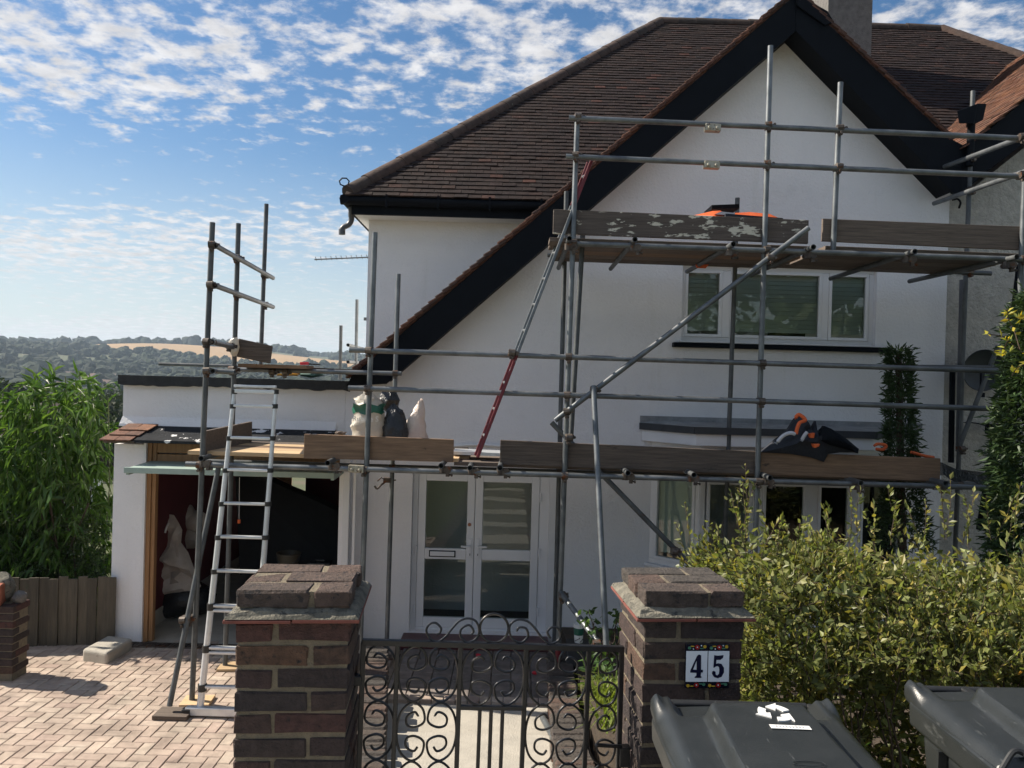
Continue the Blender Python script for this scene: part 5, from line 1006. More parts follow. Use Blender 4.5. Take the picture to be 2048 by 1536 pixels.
CS = [(.74, .235), (.62, .165), (.42, .20), (.31, .28), (.36, .39), (.60, .425), (.88, .37), (.97, .27), (.86, .09), (.52, .0), (.16, .13), (.0, .36), (.0, .64), (.16, .87), (.52, 1.0), (.86, .91), (.97, .73), (.88, .63), (.60, .575), (.36, .61), (.31, .72), (.42, .80), (.62, .835), (.74, .765)]
def cee(xa, xb, y0, y1, lean):   # from the open side xb to the round side xa
    scroll([(xa + (xb - xa) * a + lean * (y0 + (y1 - y0) * b - 400), y0 + (y1 - y0) * b) for a, b in CS])
LEAN = -0.033
for y0, y1, dx in ((383, 762, 0), (768, 1165, 0), (1171, 1575, 0), (1580, 1990, 0)):
    s = lambda k: 10 * k
    cee(384, 178, y0 - 12, y1 - 12, LEAN)
    cee(408, 600, y0, y1, LEAN); cee(808, 608, y0, y1, LEAN)
    if y0 < 400: cee(838, 1048, y0 + 8, y1 + 22, LEAN); cee(1258, 1056, y0 + 8, y1 + 22, LEAN)
    cee(1288, 1484, y0 + 12, y1 + 25, LEAN); cee(1686, 1492, y0 + 12, y1 + 25, LEAN)
    cee(1716, 1905, y0 + 20, y1 + 30, LEAN)
S1 = [(893, 307), (912, 280), (882, 240), (832, 262), (822, 315), (868, 356), (930, 332), (950, 272), (926, 212), (870, 194), (812, 214), (762, 268), (722, 318), (672, 350), (620, 336), (590, 282), (608, 236), (650, 224), (688, 258), (684, 290), (660, 304)]
S2 = [(1205, 285), (1222, 256), (1268, 262), (1284, 312), (1240, 357), (1185, 340), (1158, 292), (1164, 236), (1212, 203), (1280, 214), (1332, 264), (1382, 330), (1432, 366), (1488, 346), (1506, 300), (1482, 258), (1442, 256), (1416, 290), (1438, 330)]
scroll(S1, 0.0042); scroll(S2, 0.0042)
MB().path([G(1052 + 97 * math.cos(a * math.pi / 18), 260 + 98 * math.sin(a * math.pi / 18)) for a in range(36)], 0.0045, 7, closed=True).build('ring', blackm, gate, smooth=True)
q = G(95, 612); MB().beam(q + EX * -0.03, G(150, 612), 0.035, 0.03, GN).box(q + EX * -0.02, (0.035, 0.03, 0.055), RZ.to_3x3()).build('hinge', blackm, gate, bevel=0.004)
q = G(1935, 1120); MB().box(q + EX * 0.006 + EY * -0.01, (0.05, 0.04, 0.07), RZ.to_3x3()).beam(G(1750, 1058, -0.015), G(1925, 1068, -0.015), 0.012, 0.012, GN).tube(G(1750, 1058, -0.035), G(1750, 1058, 0.005), 0.007, 8).build('latch', blackm, gate, bevel=0.003)
# ------------------------------------------------------------------ low walls beside the path
def ztop(y):
    a = [(2.9, -0.22), (4, -0.5), (5, -0.80), (6.2, -0.935), (7.25, -0.975)]
    for (p, u), (q, v) in zip(a, a[1:]):
        if y <= q: return u + (v - u) * (y - p) / (q - p)
    return a[-1][1]
WBR = [brickmesh('wall_brick_mesh', (0.215, 0.1, 0.062), brickm, 0.006, 0.002) for _ in range(3)]
wallred = mk('red_brown_wall_brick', (0, 0, 0), cols=[(0.17, 0.085, 0.06), (0.13, 0.065, 0.05), (0.20, 0.095, 0.06), (0.10, 0.06, 0.048)], sc=30, rough=0.95, bump=0.8, bsc=100)
WRR = [brickmesh('red_wall_brick_mesh', (0.215, 0.1, 0.062), wallred, 0.006, 0.002) for _ in range(3)]
COPE = [brickmesh('coping_mesh', (0.235, 0.105, 0.07), capm, 0.012, 0.005) for _ in range(3)]
def pathwall(side, label, meshes):
    def inner(y): return (-1.1 + (7.2 - y) * 0.152) if side < 0 else 0.405 - (7.2 - y) * 0.03
    t = thing('garden_wall', label, 'wall', (inner(5), 5, ZG), 'low brick walls along the path'); W = 0.215; ya, yb = 3.05, 7.2; s = side
    ys = [ya, 4, 5, 6.2, yb]; m = MB()
    for a, b in zip(ys, ys[1:]):
        e = 0.008; f = lambda y, o: inner(y) + s * o
        m.hexa([V((f(a, e), a, ZG - 0.2)), V((f(a, W - e), a, ZG - 0.2)), V((f(b, W - e), b, ZG - 0.2)), V((f(b, e), b, ZG - 0.2)), V((f(a, e), a, ztop(a) - 0.055)), V((f(a, W - e), a, ztop(a) - 0.055)), V((f(b, W - e), b, ztop(b) - 0.055)), V((f(b, e), b, ztop(b) - 0.055))])
    m.build('mortar_core', mortar, t); ang = math.atan(-0.152 if s < 0 else 0.03)
    ang = math.atan2(inner(6) - inner(5), 1.0)
    for k in range(18):
        z = ZG - 0.02 + k * 0.073; y = ya + (0.11 if k % 2 else 0.0)
        while y < yb - 0.1:
            c = y + 0.1075
            if z + 0.036 < ztop(c) - 0.045: inst('brick', random.choice(meshes), t, Matrix.Translation(V((inner(c) + s * 0.051, c, z + random.gauss(0, .0015)))) @ Matrix.Rotation(math.pi / 2 - ang, 4, 'Z') @ Matrix.Rotation(R(random.gauss(0, .6)), 4, 'X'))
            if z + 0.036 < ztop(c) - 0.045 and c > yb - 0.35: inst('brick', random.choice(meshes), t, Matrix.Translation(V((inner(c) + s * 0.161, c, z))) @ Matrix.Rotation(math.pi / 2 - ang, 4, 'Z'))
            y += 0.227
    y = ya + 0.06
    while y < yb:
        sl = math.atan2(ztop(y + .05) - ztop(y - .05), 0.1)
        inst('coping_brick', random.choice(COPE), t, Matrix.Translation(V((inner(y) + s * (W / 2), y, ztop(y) - 0.02 + random.gauss(0, .004)))) @ Matrix.Rotation(sl, 4, 'X') @ Matrix.Rotation(R(random.gauss(0, 2.0)), 4, 'Z')); y += 0.116
    return t, inner
LW, LIN = pathwall(-1, 'low brick wall on the garage side of the path', WBR); RW, RIN = pathwall(1, 'low red brick wall on the flower bed side of the path', WRR)
q = P(1157, 1284, 7.05); solo(MB().mm((q.x - 0.11, 6.95, ztop(7) - 0.02), (q.x + 0.1, 7.15, q.z)), 'stone_block', mk('dark_stone', (0.05, 0.05, 0.05), (0.03, 0.03, 0.032), sc=20, rough=0.9), 'dark block at the end of the path wall under the cup', 'block', bevel=0.012)
t = thing('coffee_cup', 'green and white paper coffee cup standing on the path wall', 'cup', (q.x, 7.05, q.z)); MB().lathe(ORG[t], [(0.038, 0), (0.043, 0.07)], 20).build('base_print', whitep, t, smooth=True)
MB().lathe(ORG[t] + V((0, 0, 0.0702)), [(0.0432, 0), (0.048, 0.065)], 20).build('green_band', cer_g if False else baggr, t, smooth=True); MB().lathe(ORG[t] + V((0, 0, 0.1354)), [(0.0485, 0), (0.051, 0.03), (0.045, 0.03), (0.042, 0.004)], 20).build('rim', whitep, t, smooth=True)
m = MB()
for k in range(5): a = R(-150 + k * 26); z = 0.014 + 0.012 * (k % 3); m.beam(ORG[t] + V((math.cos(a) * 0.0425, math.sin(a) * 0.0425, z)), ORG[t] + V((math.cos(a + .35) * 0.0435, math.sin(a + .35) * 0.0435, z + 0.012)), 0.003, 0.006)
m.build('stripe', plas, t, kind='stuff')
MBp = MB().tube(GZ(1086, 1436, ZG + 0.36) , GZ(1118, 1494, ZG + 0.46), 0.026, 14, hollow=0.8); solo(MBp, 'loose_tube', galv, 'short loose scaffold tube lying on the path steps', 'tube', smooth=True)
for k, (x, y) in enumerate(((1069, 1346), (956, 1311))): solo(MB().blob(GZ(x, y, ZG + 0.02), (0.03, 0.025, 0.022), 1, 0.4, 1.2, k), 'plastic_scrap', bpy.data.materials['bright_red_plastic'], ('red plastic cap on the dark slabs by the path wall', 'small red cap on the dark slabs near the step')[k], 'cap', 'red caps on the slabs')
# ------------------------------------------------------------------ wheeled bins
def bin_(label, cx, hy, zl, logo):
    t = thing('wheeled_bin', label, 'bin', (cx, hy - 0.33, ZP), 'dark grey wheeled bins'); D = 0.66; W = 0.29; zr = zl - 0.06
    C = V((cx, hy, 0))
    def L(u, v, z): return V((cx + u, hy - v, z))     # v: from hinge forward
    m = MB(); zb = ZP + 0.06   # body: tapered tub
    for a, b, wa, wb, va, vb in ((zb, zr - 0.09, 0.20, 0.262, (0.12, 0.53), (0.06, 0.60)),):
        m.hexa([L(-wa, va[1], a), L(wa, va[1], a), L(wa, va[0], a), L(-wa, va[0], a), L(-wb, vb[1], b), L(wb, vb[1], b), L(wb, vb[0], b), L(-wb, vb[0], b)])
    body = m.build('body', binm, t, bevel=0.025, seg=3)
    MB().hexa([L(-.285, .635, zr - 0.088), L(.285, .635, zr - 0.088), L(.285, .03, zr - 0.088), L(-.285, .03, zr - 0.088), L(-.288, .64, zr - 0.006), L(.288, .64, zr - 0.006), L(.288, .028, zr - 0.006), L(-.288, .028, zr - 0.006)]).build('rim', binm, t, bevel=0.014, seg=3)
    for k in range(3): MB().mm(L(-.275 - .012, .2 + k * .14, zr - 0.16), L(-.2605, .212 + k * .14, zr - 0.089)).build('rib', binm, body)
    # lid as a height field with rounded plan
    n = 96; vs = []; 
    def sd(x, a, b): return sstep(a, b, x)
    def hgt(u, v):
        e = min((0.285 - abs(u)) / 0.05, (0.665 - v) / 0.05); edge = -0.038 * (1 - min(1, max(0, e))) ** 2.2
        pw = 0.145 + 0.03 * v; pan = sd(pw + 0.012 - abs(u), 0, 0.030) * sd(v, 0.125, 0.15) * (1 - sd(v, 0.555, 0.60)) * sd((pw + .012 - abs(u)) + (v - .125), 0.01, 0.05)
        base = 0.016 * (1 - (u / 0.31) ** 2) - 0.035 * (v - 0.2)
        rear = -0.035 * (1 - sd(v, 0.08, 0.14)) * (1 - sd(abs(u), 0.20, 0.235)); fin = 0.03 * sd(abs(u), 0.245, 0.275) * (1 - sd(v, 0.02, 0.11))
        grip = -0.03 * sd(abs(u), 0.19, 0.205) * (1 - sd(abs(u), 0.27, 0.285)) * sd(v, 0.47, 0.49) * (1 - sd(v, 0.565, 0.585))
        return zl - 0.035 + base + edge + 0.046 * pan + rear + fin + grip
    for j in range(n + 1):
        for i in range(n + 1):
            u = -1 + 2 * i / n; v = j / n; r = 0.14 
            x = u * 0.285; y = v * 0.665
            k = max(0, (abs(u) - 0.72) / 0.28); kk = max(0, (v - 0.80) / 0.20); 
            if k > 0 and kk > 0: x *= 1 - 0.10 * k * kk; y *= 1 - 0.05 * k * kk
            vs.append(L(x, y, hgt(x, y)))
    N1 = n + 1; fs = [(j * N1 + i, j * N1 + i + 1, (j + 1) * N1 + i + 1, (j + 1) * N1 + i) for j in range(n) for i in range(n)]
    loop = [i for i in range(n)] + [j * N1 + n for j in range(n)] + [n * N1 + n - i for i in range(n)] + [(n - j) * N1 for j in range(n)]
    k0 = len(vs); vs += [vs[i] + V((0, 0, -0.028)) for i in loop]; k1 = len(vs); c = V((cx, hy - .33, 0))
    for i in loop: d = vs[i] - c; vs.append(V((c.x + d.x * 0.985, c.y + d.y * 0.985, vs[i].z - 0.045)))
    nl = len(loop); fs += [(loop[i], loop[(i + 1) % nl], k0 + (i + 1) % nl, k0 + i) for i in range(nl)] + [(k0 + i, k0 + (i + 1) % nl, k1 + (i + 1) % nl, k1 + i) for i in range(nl)] + [tuple(range(k1, k1 + nl))]
    lid = MB().add(vs, fs).build('lid', binm, t, smooth=True)
    MB().tube(L(-.22, -.05, zl - 0.065), L(.22, -.05, zl - 0.065), 0.014, 12).build('handle', plas, t, smooth=True)
    for u in (-.235, -.06, .06, .235): MB().beam(L(u, -.05, zl - 0.066), L(u, .05, zl - 0.062), 0.03, 0.03).build('hinge_arm', plas, t, bevel=0.006)
    for s in (-1, 1): MB().tube(L(s * .21, .05, ZP + 0.1), L(s * .265, .05, ZP + 0.1), 0.1, 22).build('wheel', plas, t, smooth=True)
    m = MB().tube(L(-.26, .05, ZP + 0.1), L(.26, .05, ZP + 0.1), 0.012, 8); m.build('axle', coup, t)
    for s in (-1, 1):
        p = [L(s * .205, .49, hgt(.205, .46) + .004), L(s * .21, .475, hgt(.2, .46) + .012), L(s * .235, .472, hgt(.2, .46) + .014), L(s * .27, .48, hgt(.28, .46) + .006)]
        MB().path(catmull(p, 4), 0.008, 8).build('lid_grip', plas, lid, smooth=True)
    zz = lambda u, v: hgt(u, v) + 0.0035
    ring = [L(0.02 + 0.04 * math.cos(a * math.pi / 12) , 0.49 + 0.012 * math.sin(a * math.pi / 12), zz(.03, .49)) for a in range(24)]; MB().path(ring, 0.0012, 5, closed=True).build('moulded_oval', binm, lid)
    if logo:
        lc = L(*logo, 0); sc = 0.052
        for k in range(3):   # chasing arrows
            a = R(20 + 120 * k); q2 = []; st = [(1.0, a + R(10) * i) for i in range(6)] + [(1.25, a + R(50)), (0.80, a + R(96)), (0.34, a + R(50))] + [(0.56, a + R(10) * i) for i in range(5, -1, -1)]
            m = MB(); q = []
            for r, an in st: u, v = logo[0] + r * math.cos(an) * 0.048, logo[1] - r * math.sin(an) * 0.050; q.append(L(u, v, zz(u, v)))
            m.prism(q, V((0, 0, -0.004))).build('recycling_arrow', whitep, lid)
        u0, v0 = logo[0] + 0.012, logo[1] + 0.085; q = [L(u, v, zz(u, v) + .0003) for u, v in ((u0 - .055, v0 - .010), (u0 + .055, v0 - .010), (u0 + .055, v0 + .011), (u0 - .055, v0 + .011))]
        MB().prism(q, V((0, 0, -0.001))).build('label_strip', whitep, lid); m = MB()
        for k in range(9): u = u0 - .04 + k * .009; m.mm(L(u, v0 - .003 - .003 * (k % 3 == 0), zz(u, v0) + .0004), L(u + .004, v0 + .004, zz(u, v0) + .0009))
        m.build('faded_print', mk('faded_ink', (0.35, 0.35, 0.36), rough=0.7) if 'faded_ink' not in bpy.data.materials else bpy.data.materials['faded_ink'], lid, kind='stuff')
    return t
bin_('wheeled bin with white recycling arrows, in front of the number pillar', 0.745, 2.40, 0.645, (0.03, 0.215))
bin_('wheeled bin at the right edge, in front of the hedge', 1.60, 2.52, 0.665, (0.07, 0.215))
# ------------------------------------------------------------------ boundary on the left
fn = thing('board_fence', 'close boarded timber fence under the bamboo by the drive', 'fence', (-4.6, 8.1, ZG)); k = 0
x = P(224, 1200, 8.45).x
while x > -7.6:
    w_ = 0.098; y = 8.45 - (x + 4.5) * -0.22 - 0.35 * 0; y = 8.42 + (x + 4.4) * 0.16; h = P(120, 1160, 8.3).z + 0.02 * noise.noise(V((x * 9, 0, 0))) + 0.012 * math.sin(k * 2.7)
    MB().box((x, y + 0.012 * (k % 2), (h + ZG) / 2), (w_ - 0.004, 0.018, h - ZG + 0.02), rotz(0.157) @ Matrix.Rotation(R(random.gauss(0, .5)), 3, 'Y')).build('fence_board', wood_f, fn); x -= w_ * 0.985; k += 1
MB().beam(V((-7.6, 8.05, 0.05 + ZG)), V((-4.45, 8.5, 0.05 + ZG)), 0.05, 0.09).build('rail', wood_f, fn)
pr2 = thing('brick_pier', 'old dark brick pier at the left edge beside the fence', 'pier', (-5.05, 7.4, ZG)); xr = P(26, 1280, 7.35).x; zt = P(20, 1213, 7.35).z
MB().mm((xr - 0.44, 7.36, ZG), (xr - 0.008, 7.58, zt - 0.006)).build('mortar_core', mortar, pr2)
for k in range(int((zt - ZG) / 0.073)):
    z = zt - 0.035 - k * 0.073
    for i in range(2):
        c = V((xr - 0.11 - i * 0.227 - (0.06 if k % 2 else 0) * i, 7.40, z)); inst('brick', random.choice(WBR), pr2, Matrix.Translation(c) @ Matrix.Rotation(R(random.gauss(0, 1)), 4, 'Z'))
        c = V((xr - 0.051, 7.44, z)); 
        if k % 2 == 0 and i == 0: inst('brick', random.choice(WBR), pr2, Matrix.Translation(c + V((0, 0.06, 0))) @ Matrix.Rotation(math.pi / 2, 4, 'Z'))
q = P(8, 1180, 7.5); solo(MB().blob(V((q.x - 0.03, 7.52, zt + 0.13)), (0.12, 0.1, 0.15), 3, 0.22, 1.3, 4, sq=-0.95), 'stone', fillet, 'grey rock resting on the old brick pier', 'stone', smooth=True)
solo(MB().blob(V((xr - 0.04, 7.5, zt + 0.05)), (0.07, 0.07, 0.065), 2, 0.25, 1.4, 9, sq=-0.95), 'stone', dark_cast, 'dark flint beside the loose red brick', 'stone')
b = brickmesh('loose_brick_mesh', (0.1, 0.215, 0.2), mk('orange_red_brick', (0.33, 0.115, 0.06), (0.24, 0.08, 0.045), sc=22, rough=0.9, bump=0.5), 0.008, 0.003); q = P(4, 1195, 7.4); o = bpy.data.objects.new('loose_brick', b); COL.objects.link(o); o.location = (q.x - 0.05, 7.42, zt + 0.102); o.rotation_euler = (0, 0, 0.3); props(o, 'loose orange brick standing on the old brick pier', 'brick')
# ------------------------------------------------------------------ planting
def leafmat(name, cols, trans=0.35, rough=0.5):
    return mk(name, (0, 0, 0), cols=cols, sc=5, rough=rough, trans=trans, spec=0.35)
RU = random.uniform
def rdir():
    while True:
        v = V((RU(-1, 1), RU(-1, 1), RU(-1, 1)))
        if 0.05 < v.length < 1: return v.normalized()
hedge_l = leafmat('privet_leaf', [(0.16, 0.19, 0.07), (0.22, 0.245, 0.09), (0.12, 0.15, 0.05), (0.30, 0.30, 0.12), (0.09, 0.11, 0.038), (0.32, 0.27, 0.065), (0.19, 0.22, 0.08), (0.05, 0.065, 0.022)], 0.42, 0.42)
twig = mk('hedge_twig', (0.075, 0.05, 0.032), (0.045, 0.032, 0.022), sc=20, rough=0.9)
def hedge():
    t = thing('hedge', 'sunlit privet hedge with loose shoots behind the bins', 'hedge', (2.6, 3.7, ZP - 0.3)); m = MB(); tw = MB()
    x0, x1, y0, y1, z0 = 1.02, 5.4, 3.12, 4.25, ZP - 0.35
    def top(x, y): return 0.56 + 0.19 * noise.noise(V((x * 1.5, y * 1.5, 2))) + 0.10 * noise.noise(V((x * 5, y * 5, 7))) - 0.16 * sstep(1.35, 0.95, x) 
    def front(x, z): return y0 + 0.06 + 0.34 * noise.noise(V((x * 2.6, z * 2.6, 5))) + 0.14 * noise.noise(V((x * 7, z * 7, 1))) + (0.16 * sstep(0.55, 1.0, z)) + 0.22 * sstep(0.45, 0.0, z)
    def spray(p, d, n, l, s=1.0):
        pts = [p]; q = p
        for k in range(4):
            d = (d + rdir() * 0.18).normalized(); q = q + d * (l / 4); pts.append(q)
        tw.path(pts, 0.0016, 4)
        for k in range(n):
            f = (k + 0.6) / n; i = min(3, int(f * 4)); b = pts[i].lerp(pts[i + 1], f * 4 - i); ld = (rdir() + d * 0.8 + V((0, -0.1, 0.15))).normalized()
            m.leaf(b, ld, rdir(), RU(0.026, 0.046) * s, RU(0.014, 0.023) * s)
    # shell of leafy twigs on the front, top and left end; sparser low down
    for _ in range(6200):
        x, z = RU(x0, x1), RU(z0, 0.95)
        if z < 0.42 and random.random() < 0.62 * sstep(0.45, 0.15, z) + 0.1: continue
        if x > 2.9 and random.random() < 0.5: continue
        y = front(x, z) + RU(0, 0.22); 
        if z > top(x, y): continue
        if noise.noise(V((x * 4.3, z * 4.3, 11))) < -0.22 and z < .5: continue
        spray(V((x, y, z)), V((RU(-.7, .4), RU(-1, 0.0), RU(-.1, 1))).normalized(), 8, RU(.07, .16), RU(.65, 1.2))
    for _ in range(4600):
        x, y = RU(x0, x1), RU(y0, y1)
        if x > 3.2 and random.random() < 0.5: continue
        spray(V((x, y + 0.08, top(x, y) - RU(0, .13))), V((RU(-.6, .5), RU(-.5, .4), RU(.3, 1))).normalized(), 9, RU(.08, .17))
    for _ in range(1100):
        y, z = RU(y0, y1), RU(z0, 0.75); spray(V((x0 + RU(0, .18) + .10 * noise.noise(V((y * 3, z * 3, 0))), y, z)), V((-1, RU(-.6, .3), RU(-.1, .9))).normalized(), 8, RU(.07, .15))
    for _ in range(5200):      # inside
        x, y = RU(x0 + .1, x1), RU(y0 + .2, y1); z = RU(z0, 0.72); spray(V((x, y, z)), rdir(), 6, RU(.1, .2), 1.5)
    # tall loose shoots
    for px, py, Y, h in ((1392, 1150, 4.1, .38), (1440, 1150, 4.0, .30), (1485, 1080, 3.7, .36), (1500, 1110, 3.5, .42), (1476, 1050, 4.0, .22), (1530, 1110, 3.6, .25), (1560, 1110, 3.6, .2), (1610, 1110, 3.6, .22), (1665, 1100, 3.6, .27), (1705, 1090, 3.6, .32), (1740, 1100, 3.6, .24), (1790, 1090, 3.5, .28), (1850, 1090, 3.5, .22), (1885, 1080, 3.6, .36), (1930, 1090, 3.5, .24), (1980, 1080, 3.5, .26), (2020, 1090, 3.5, .3), (1420, 1180, 4.1, .3), (1460, 1170, 4.0, .28)):
        for _ in range(2):
            p = P(px + RU(-12, 12), py, Y); spray(p, V((RU(-.35, .15), RU(-.2, .1), 1)), 16, h * RU(.7, 1.05), 0.95)
    for x in range(60):
        a = V((RU(x0, 3.2), RU(y0 + .1, y1 - .2), z0)); pts = [a]; 
        for k in range(5): pts.append(pts[-1] + V((RU(-.07, .07), RU(-.06, .06), RU(.12, .26))))
        tw.path(pts, 0.007, 5, rs=[.011, .009, .008, .006, .004, .003])
    m.build('foliage', hedge_l, t, kind='stuff', fix=False); tw.build('twigs', twig, t, kind='stuff', fix=False)
    f = MB(); 
    for _ in range(46): p = V((RU(1.5, 3.6), RU(3.1, 3.4), RU(-.3, .8))); f.leaf(p, rdir(), V((0, -1, 0)), .035, .028)
    f.build('withered_leaves', leafmat('orange_leaf', [(0.45, 0.13, 0.03), (0.5, 0.3, 0.03), (0.4, 0.2, 0.05)]), t, kind='stuff', fix=False)
hedge()
def bamboo():
    lm = leafmat('bamboo_leaf', [(0.065, 0.135, 0.030), (0.10, 0.19, 0.040), (0.05, 0.105, 0.028), (0.14, 0.23, 0.055), (0.07, 0.135, 0.04)], 0.34, 0.3)
    t = thing('bamboo', 'tall bright bamboo clump with long drooping leaves behind the fence', 'bamboo', (-6.2, 10.2, ZG)); m = MB(); c = MB()
    xe = P(232, 1000, 9.6).x
    def tops(px): return 745 + 0.0016 * (px - 140) ** 2 * (1.6 if px > 140 else 1.2) + 20 * noise.noise(V((px * .03, 1, 1)))
    for _ in range(1650):
        px = RU(-90, 226); Y = RU(8.75, 10.6); ty = tops(px) + RU(0, 46); f = random.random() ** 0.8; py = ty + (1190 - ty) * f
        if px > 205 and py < 830: continue
        p = P(px - 6, py, Y)
        if p.x > xe - 0.05: continue
        d = V((RU(-.5, .7), RU(-1, .1), RU(-.6, .7))).normalized(); pts = [p]
        for k in range(4): d = (d + V((0, 0, -0.28)) + rdir() * .12).normalized(); pts.append(pts[-1] + d * RU(.06, .12))
        c.path(pts, .003, 4)
        for k in range(9):
            i = min(3, k // 2); b = pts[i].lerp(pts[i + 1], RU(0, 1)); ld = (pts[i + 1] - pts[i]).normalized() + rdir() * .75 + V((0, -.1, -.45)); m.leaf(b, ld.normalized(), (rdir() + V((0, 0, 1.4))).normalized(), RU(.08, .26), RU(.013, .034), RU(.02, .2))
    for px, ty in ((105, 742), (152, 744), (62, 752), (36, 800), (205, 795), (20, 830), (172, 765), (130, 752), (88, 770)):
        a = P(px, 1150, 9.6); b = P(px + RU(-8, 12), ty, 9.5); c.path([a, a.lerp(b, .5) + V((0, .1, 0)), b], .007, 5)
        for k in range(14): p = a.lerp(b, RU(.8, 1.0)); m.leaf(p, (V((RU(-1, 1), RU(-.8, .3), RU(-.3, .9)))).normalized(), V((RU(-.3, .3), -.4, 1)).normalized(), RU(.16, .28), RU(.03, .045), .1)
    m.build('foliage', lm, t, kind='stuff', fix=False); c.build('canes', mk('bamboo_cane', (0.10, 0.13, 0.04), (0.07, 0.09, 0.03), sc=10, rough=0.5), t, kind='stuff', fix=False)
    sm = leafmat('shrub_leaf', [(0.028, 0.05, 0.014), (0.04, 0.065, 0.018), (0.022, 0.04, 0.013)], .25, .4)
    t = thing('shrub', 'dark small leaved shrub hanging over the fence below the bamboo', 'shrub', (-5.6, 8.7, ZG)); m = MB(); c = MB()
    for _ in range(420):
        p = P(RU(-60, 215), 1030 + RU(0, 150), RU(8.55, 9.0)); 
        if noise.noise(p * 2.2) < -.12: continue
        for k in range(9): m.leaf(p + rdir() * RU(0, .09), rdir(), rdir(), RU(.03, .055), RU(.016, .026))
    for _ in range(14): a = V((RU(-7, -4.8), 8.9, ZG)); c.path([a, a + V((RU(-.2, .2), RU(-.1, .1), .8)), a + V((RU(-.3, .3), RU(-.3, .1), 1.5))], .01, 5)
    m.build('foliage', sm, t, kind='stuff', fix=False); c.build('stems', twig, t, kind='stuff', fix=False)
bamboo()
def column_plants():
    nm = leafmat('rosemary_leaf', [(0.04, 0.075, 0.028), (0.055, 0.095, 0.036), (0.032, 0.06, 0.024), (0.07, 0.10, 0.04)], .2, .5)
    t = thing('climbing_plant', 'narrow column of dense dark green climber in front of the house', 'climber', P(1803, 1090, 7.75)); m = MB(); s = MB()
    for _ in range(5200):
        py = 696 + 400 * random.random(); cx = 1797 + (py - 696) * 0.022; w_ = 17 + (py - 696) * 0.055 + 5 * noise.noise(V((py * .03, 0, 0))); 
        if py > 960: w_ += (py - 960) * .12
        a = RU(0, 2 * math.pi); c = P(cx, py, 7.75); r = w_ / 1538 * 7.75; p = c + V((math.cos(a) * r, math.sin(a) * r, 0)) * RU(.55, 1.0); d = (V((math.cos(a), math.sin(a), RU(-.5, .8))) + rdir() * .9).normalized(); p = p + d * max(0, RU(-.2, .07)); m.leaf(p, d, rdir(), RU(.03, .10), RU(.010, .024), .1)
    s.tube(P(1806, 1200, 7.75), P(1797, 705, 7.75), .05, 8, r2=.03); m.build('foliage', nm, t, kind='stuff', fix=False); s.build('stem', twig, t)
    t = thing('conifer', 'dense dark conifer cut off by the right edge', 'conifer', P(2060, 1100, 6.3)); m = MB(); s = MB()
    for _ in range(12000):
        py = 585 + 600 * random.random() ** .9; cx = 2082 - (py - 585) * .03; w_ = 34 + min(1, (py - 585) / 250) * 36 + 9 * noise.noise(V((py * .02, 3, 0))); a = RU(0, 2 * math.pi); c = P(cx, py, 6.3); r = w_ / 1538 * 6.3
        p = c + V((math.cos(a) * r, math.sin(a) * r, 0)) * RU(.5, 1.05); d = (V((math.cos(a), math.sin(a), RU(-.7, .5))) + rdir() * .8).normalized(); p = p + d * max(0, RU(-.2, .10)); m.leaf(p, d, rdir(), RU(.04, .12), RU(.008, .022), .15)
    s.tube(P(2060, 1300, 6.3), P(2072, 600, 6.3), .05, 8, r2=.02); m.build('foliage', nm, t, kind='stuff', fix=False); s.build('trunk', twig, t)
    ym = leafmat('yellow_leaf', [(0.30, 0.30, 0.05), (0.42, 0.33, 0.04), (0.2, 0.24, 0.05), (0.5, 0.36, 0.03)], .4, .4)
    t = thing('shrub_branch', 'thin branch with yellow leaves reaching in at the right edge', 'branch', P(2060, 680, 4.6)); m = MB(); s = MB()
    for br in ([(2075, 735), (2040, 700), (2015, 682), (1998, 672), (1975, 668)], [(2040, 700), (2028, 660), (2018, 640), (2014, 618)], [(2075, 730), (2050, 728), (2032, 738), (2024, 752)], [(2080, 650), (2050, 640), (2036, 636)], [(2015, 682), (2008, 700), (2006, 712)]):
        pts = catmull([P(x, y, 4.6 + RU(-.1, .1)) for x, y in br], 4); s.path(pts, .003, 5)
        for k in range(11): b = random.choice(pts[3:]); m.leaf(b, (rdir() + V((-.4, -.2, .2))).normalized(), rdir(), RU(.03, .058), RU(.018, .028), .1)
    s.path([P(2075, 735, 4.6), V((4.2, 4.7, -.3))], .008, 6)
    m.build('leaves', ym, t, kind='stuff', fix=False); s.build('twigs', twig, t, kind='stuff', fix=False)
column_plants()
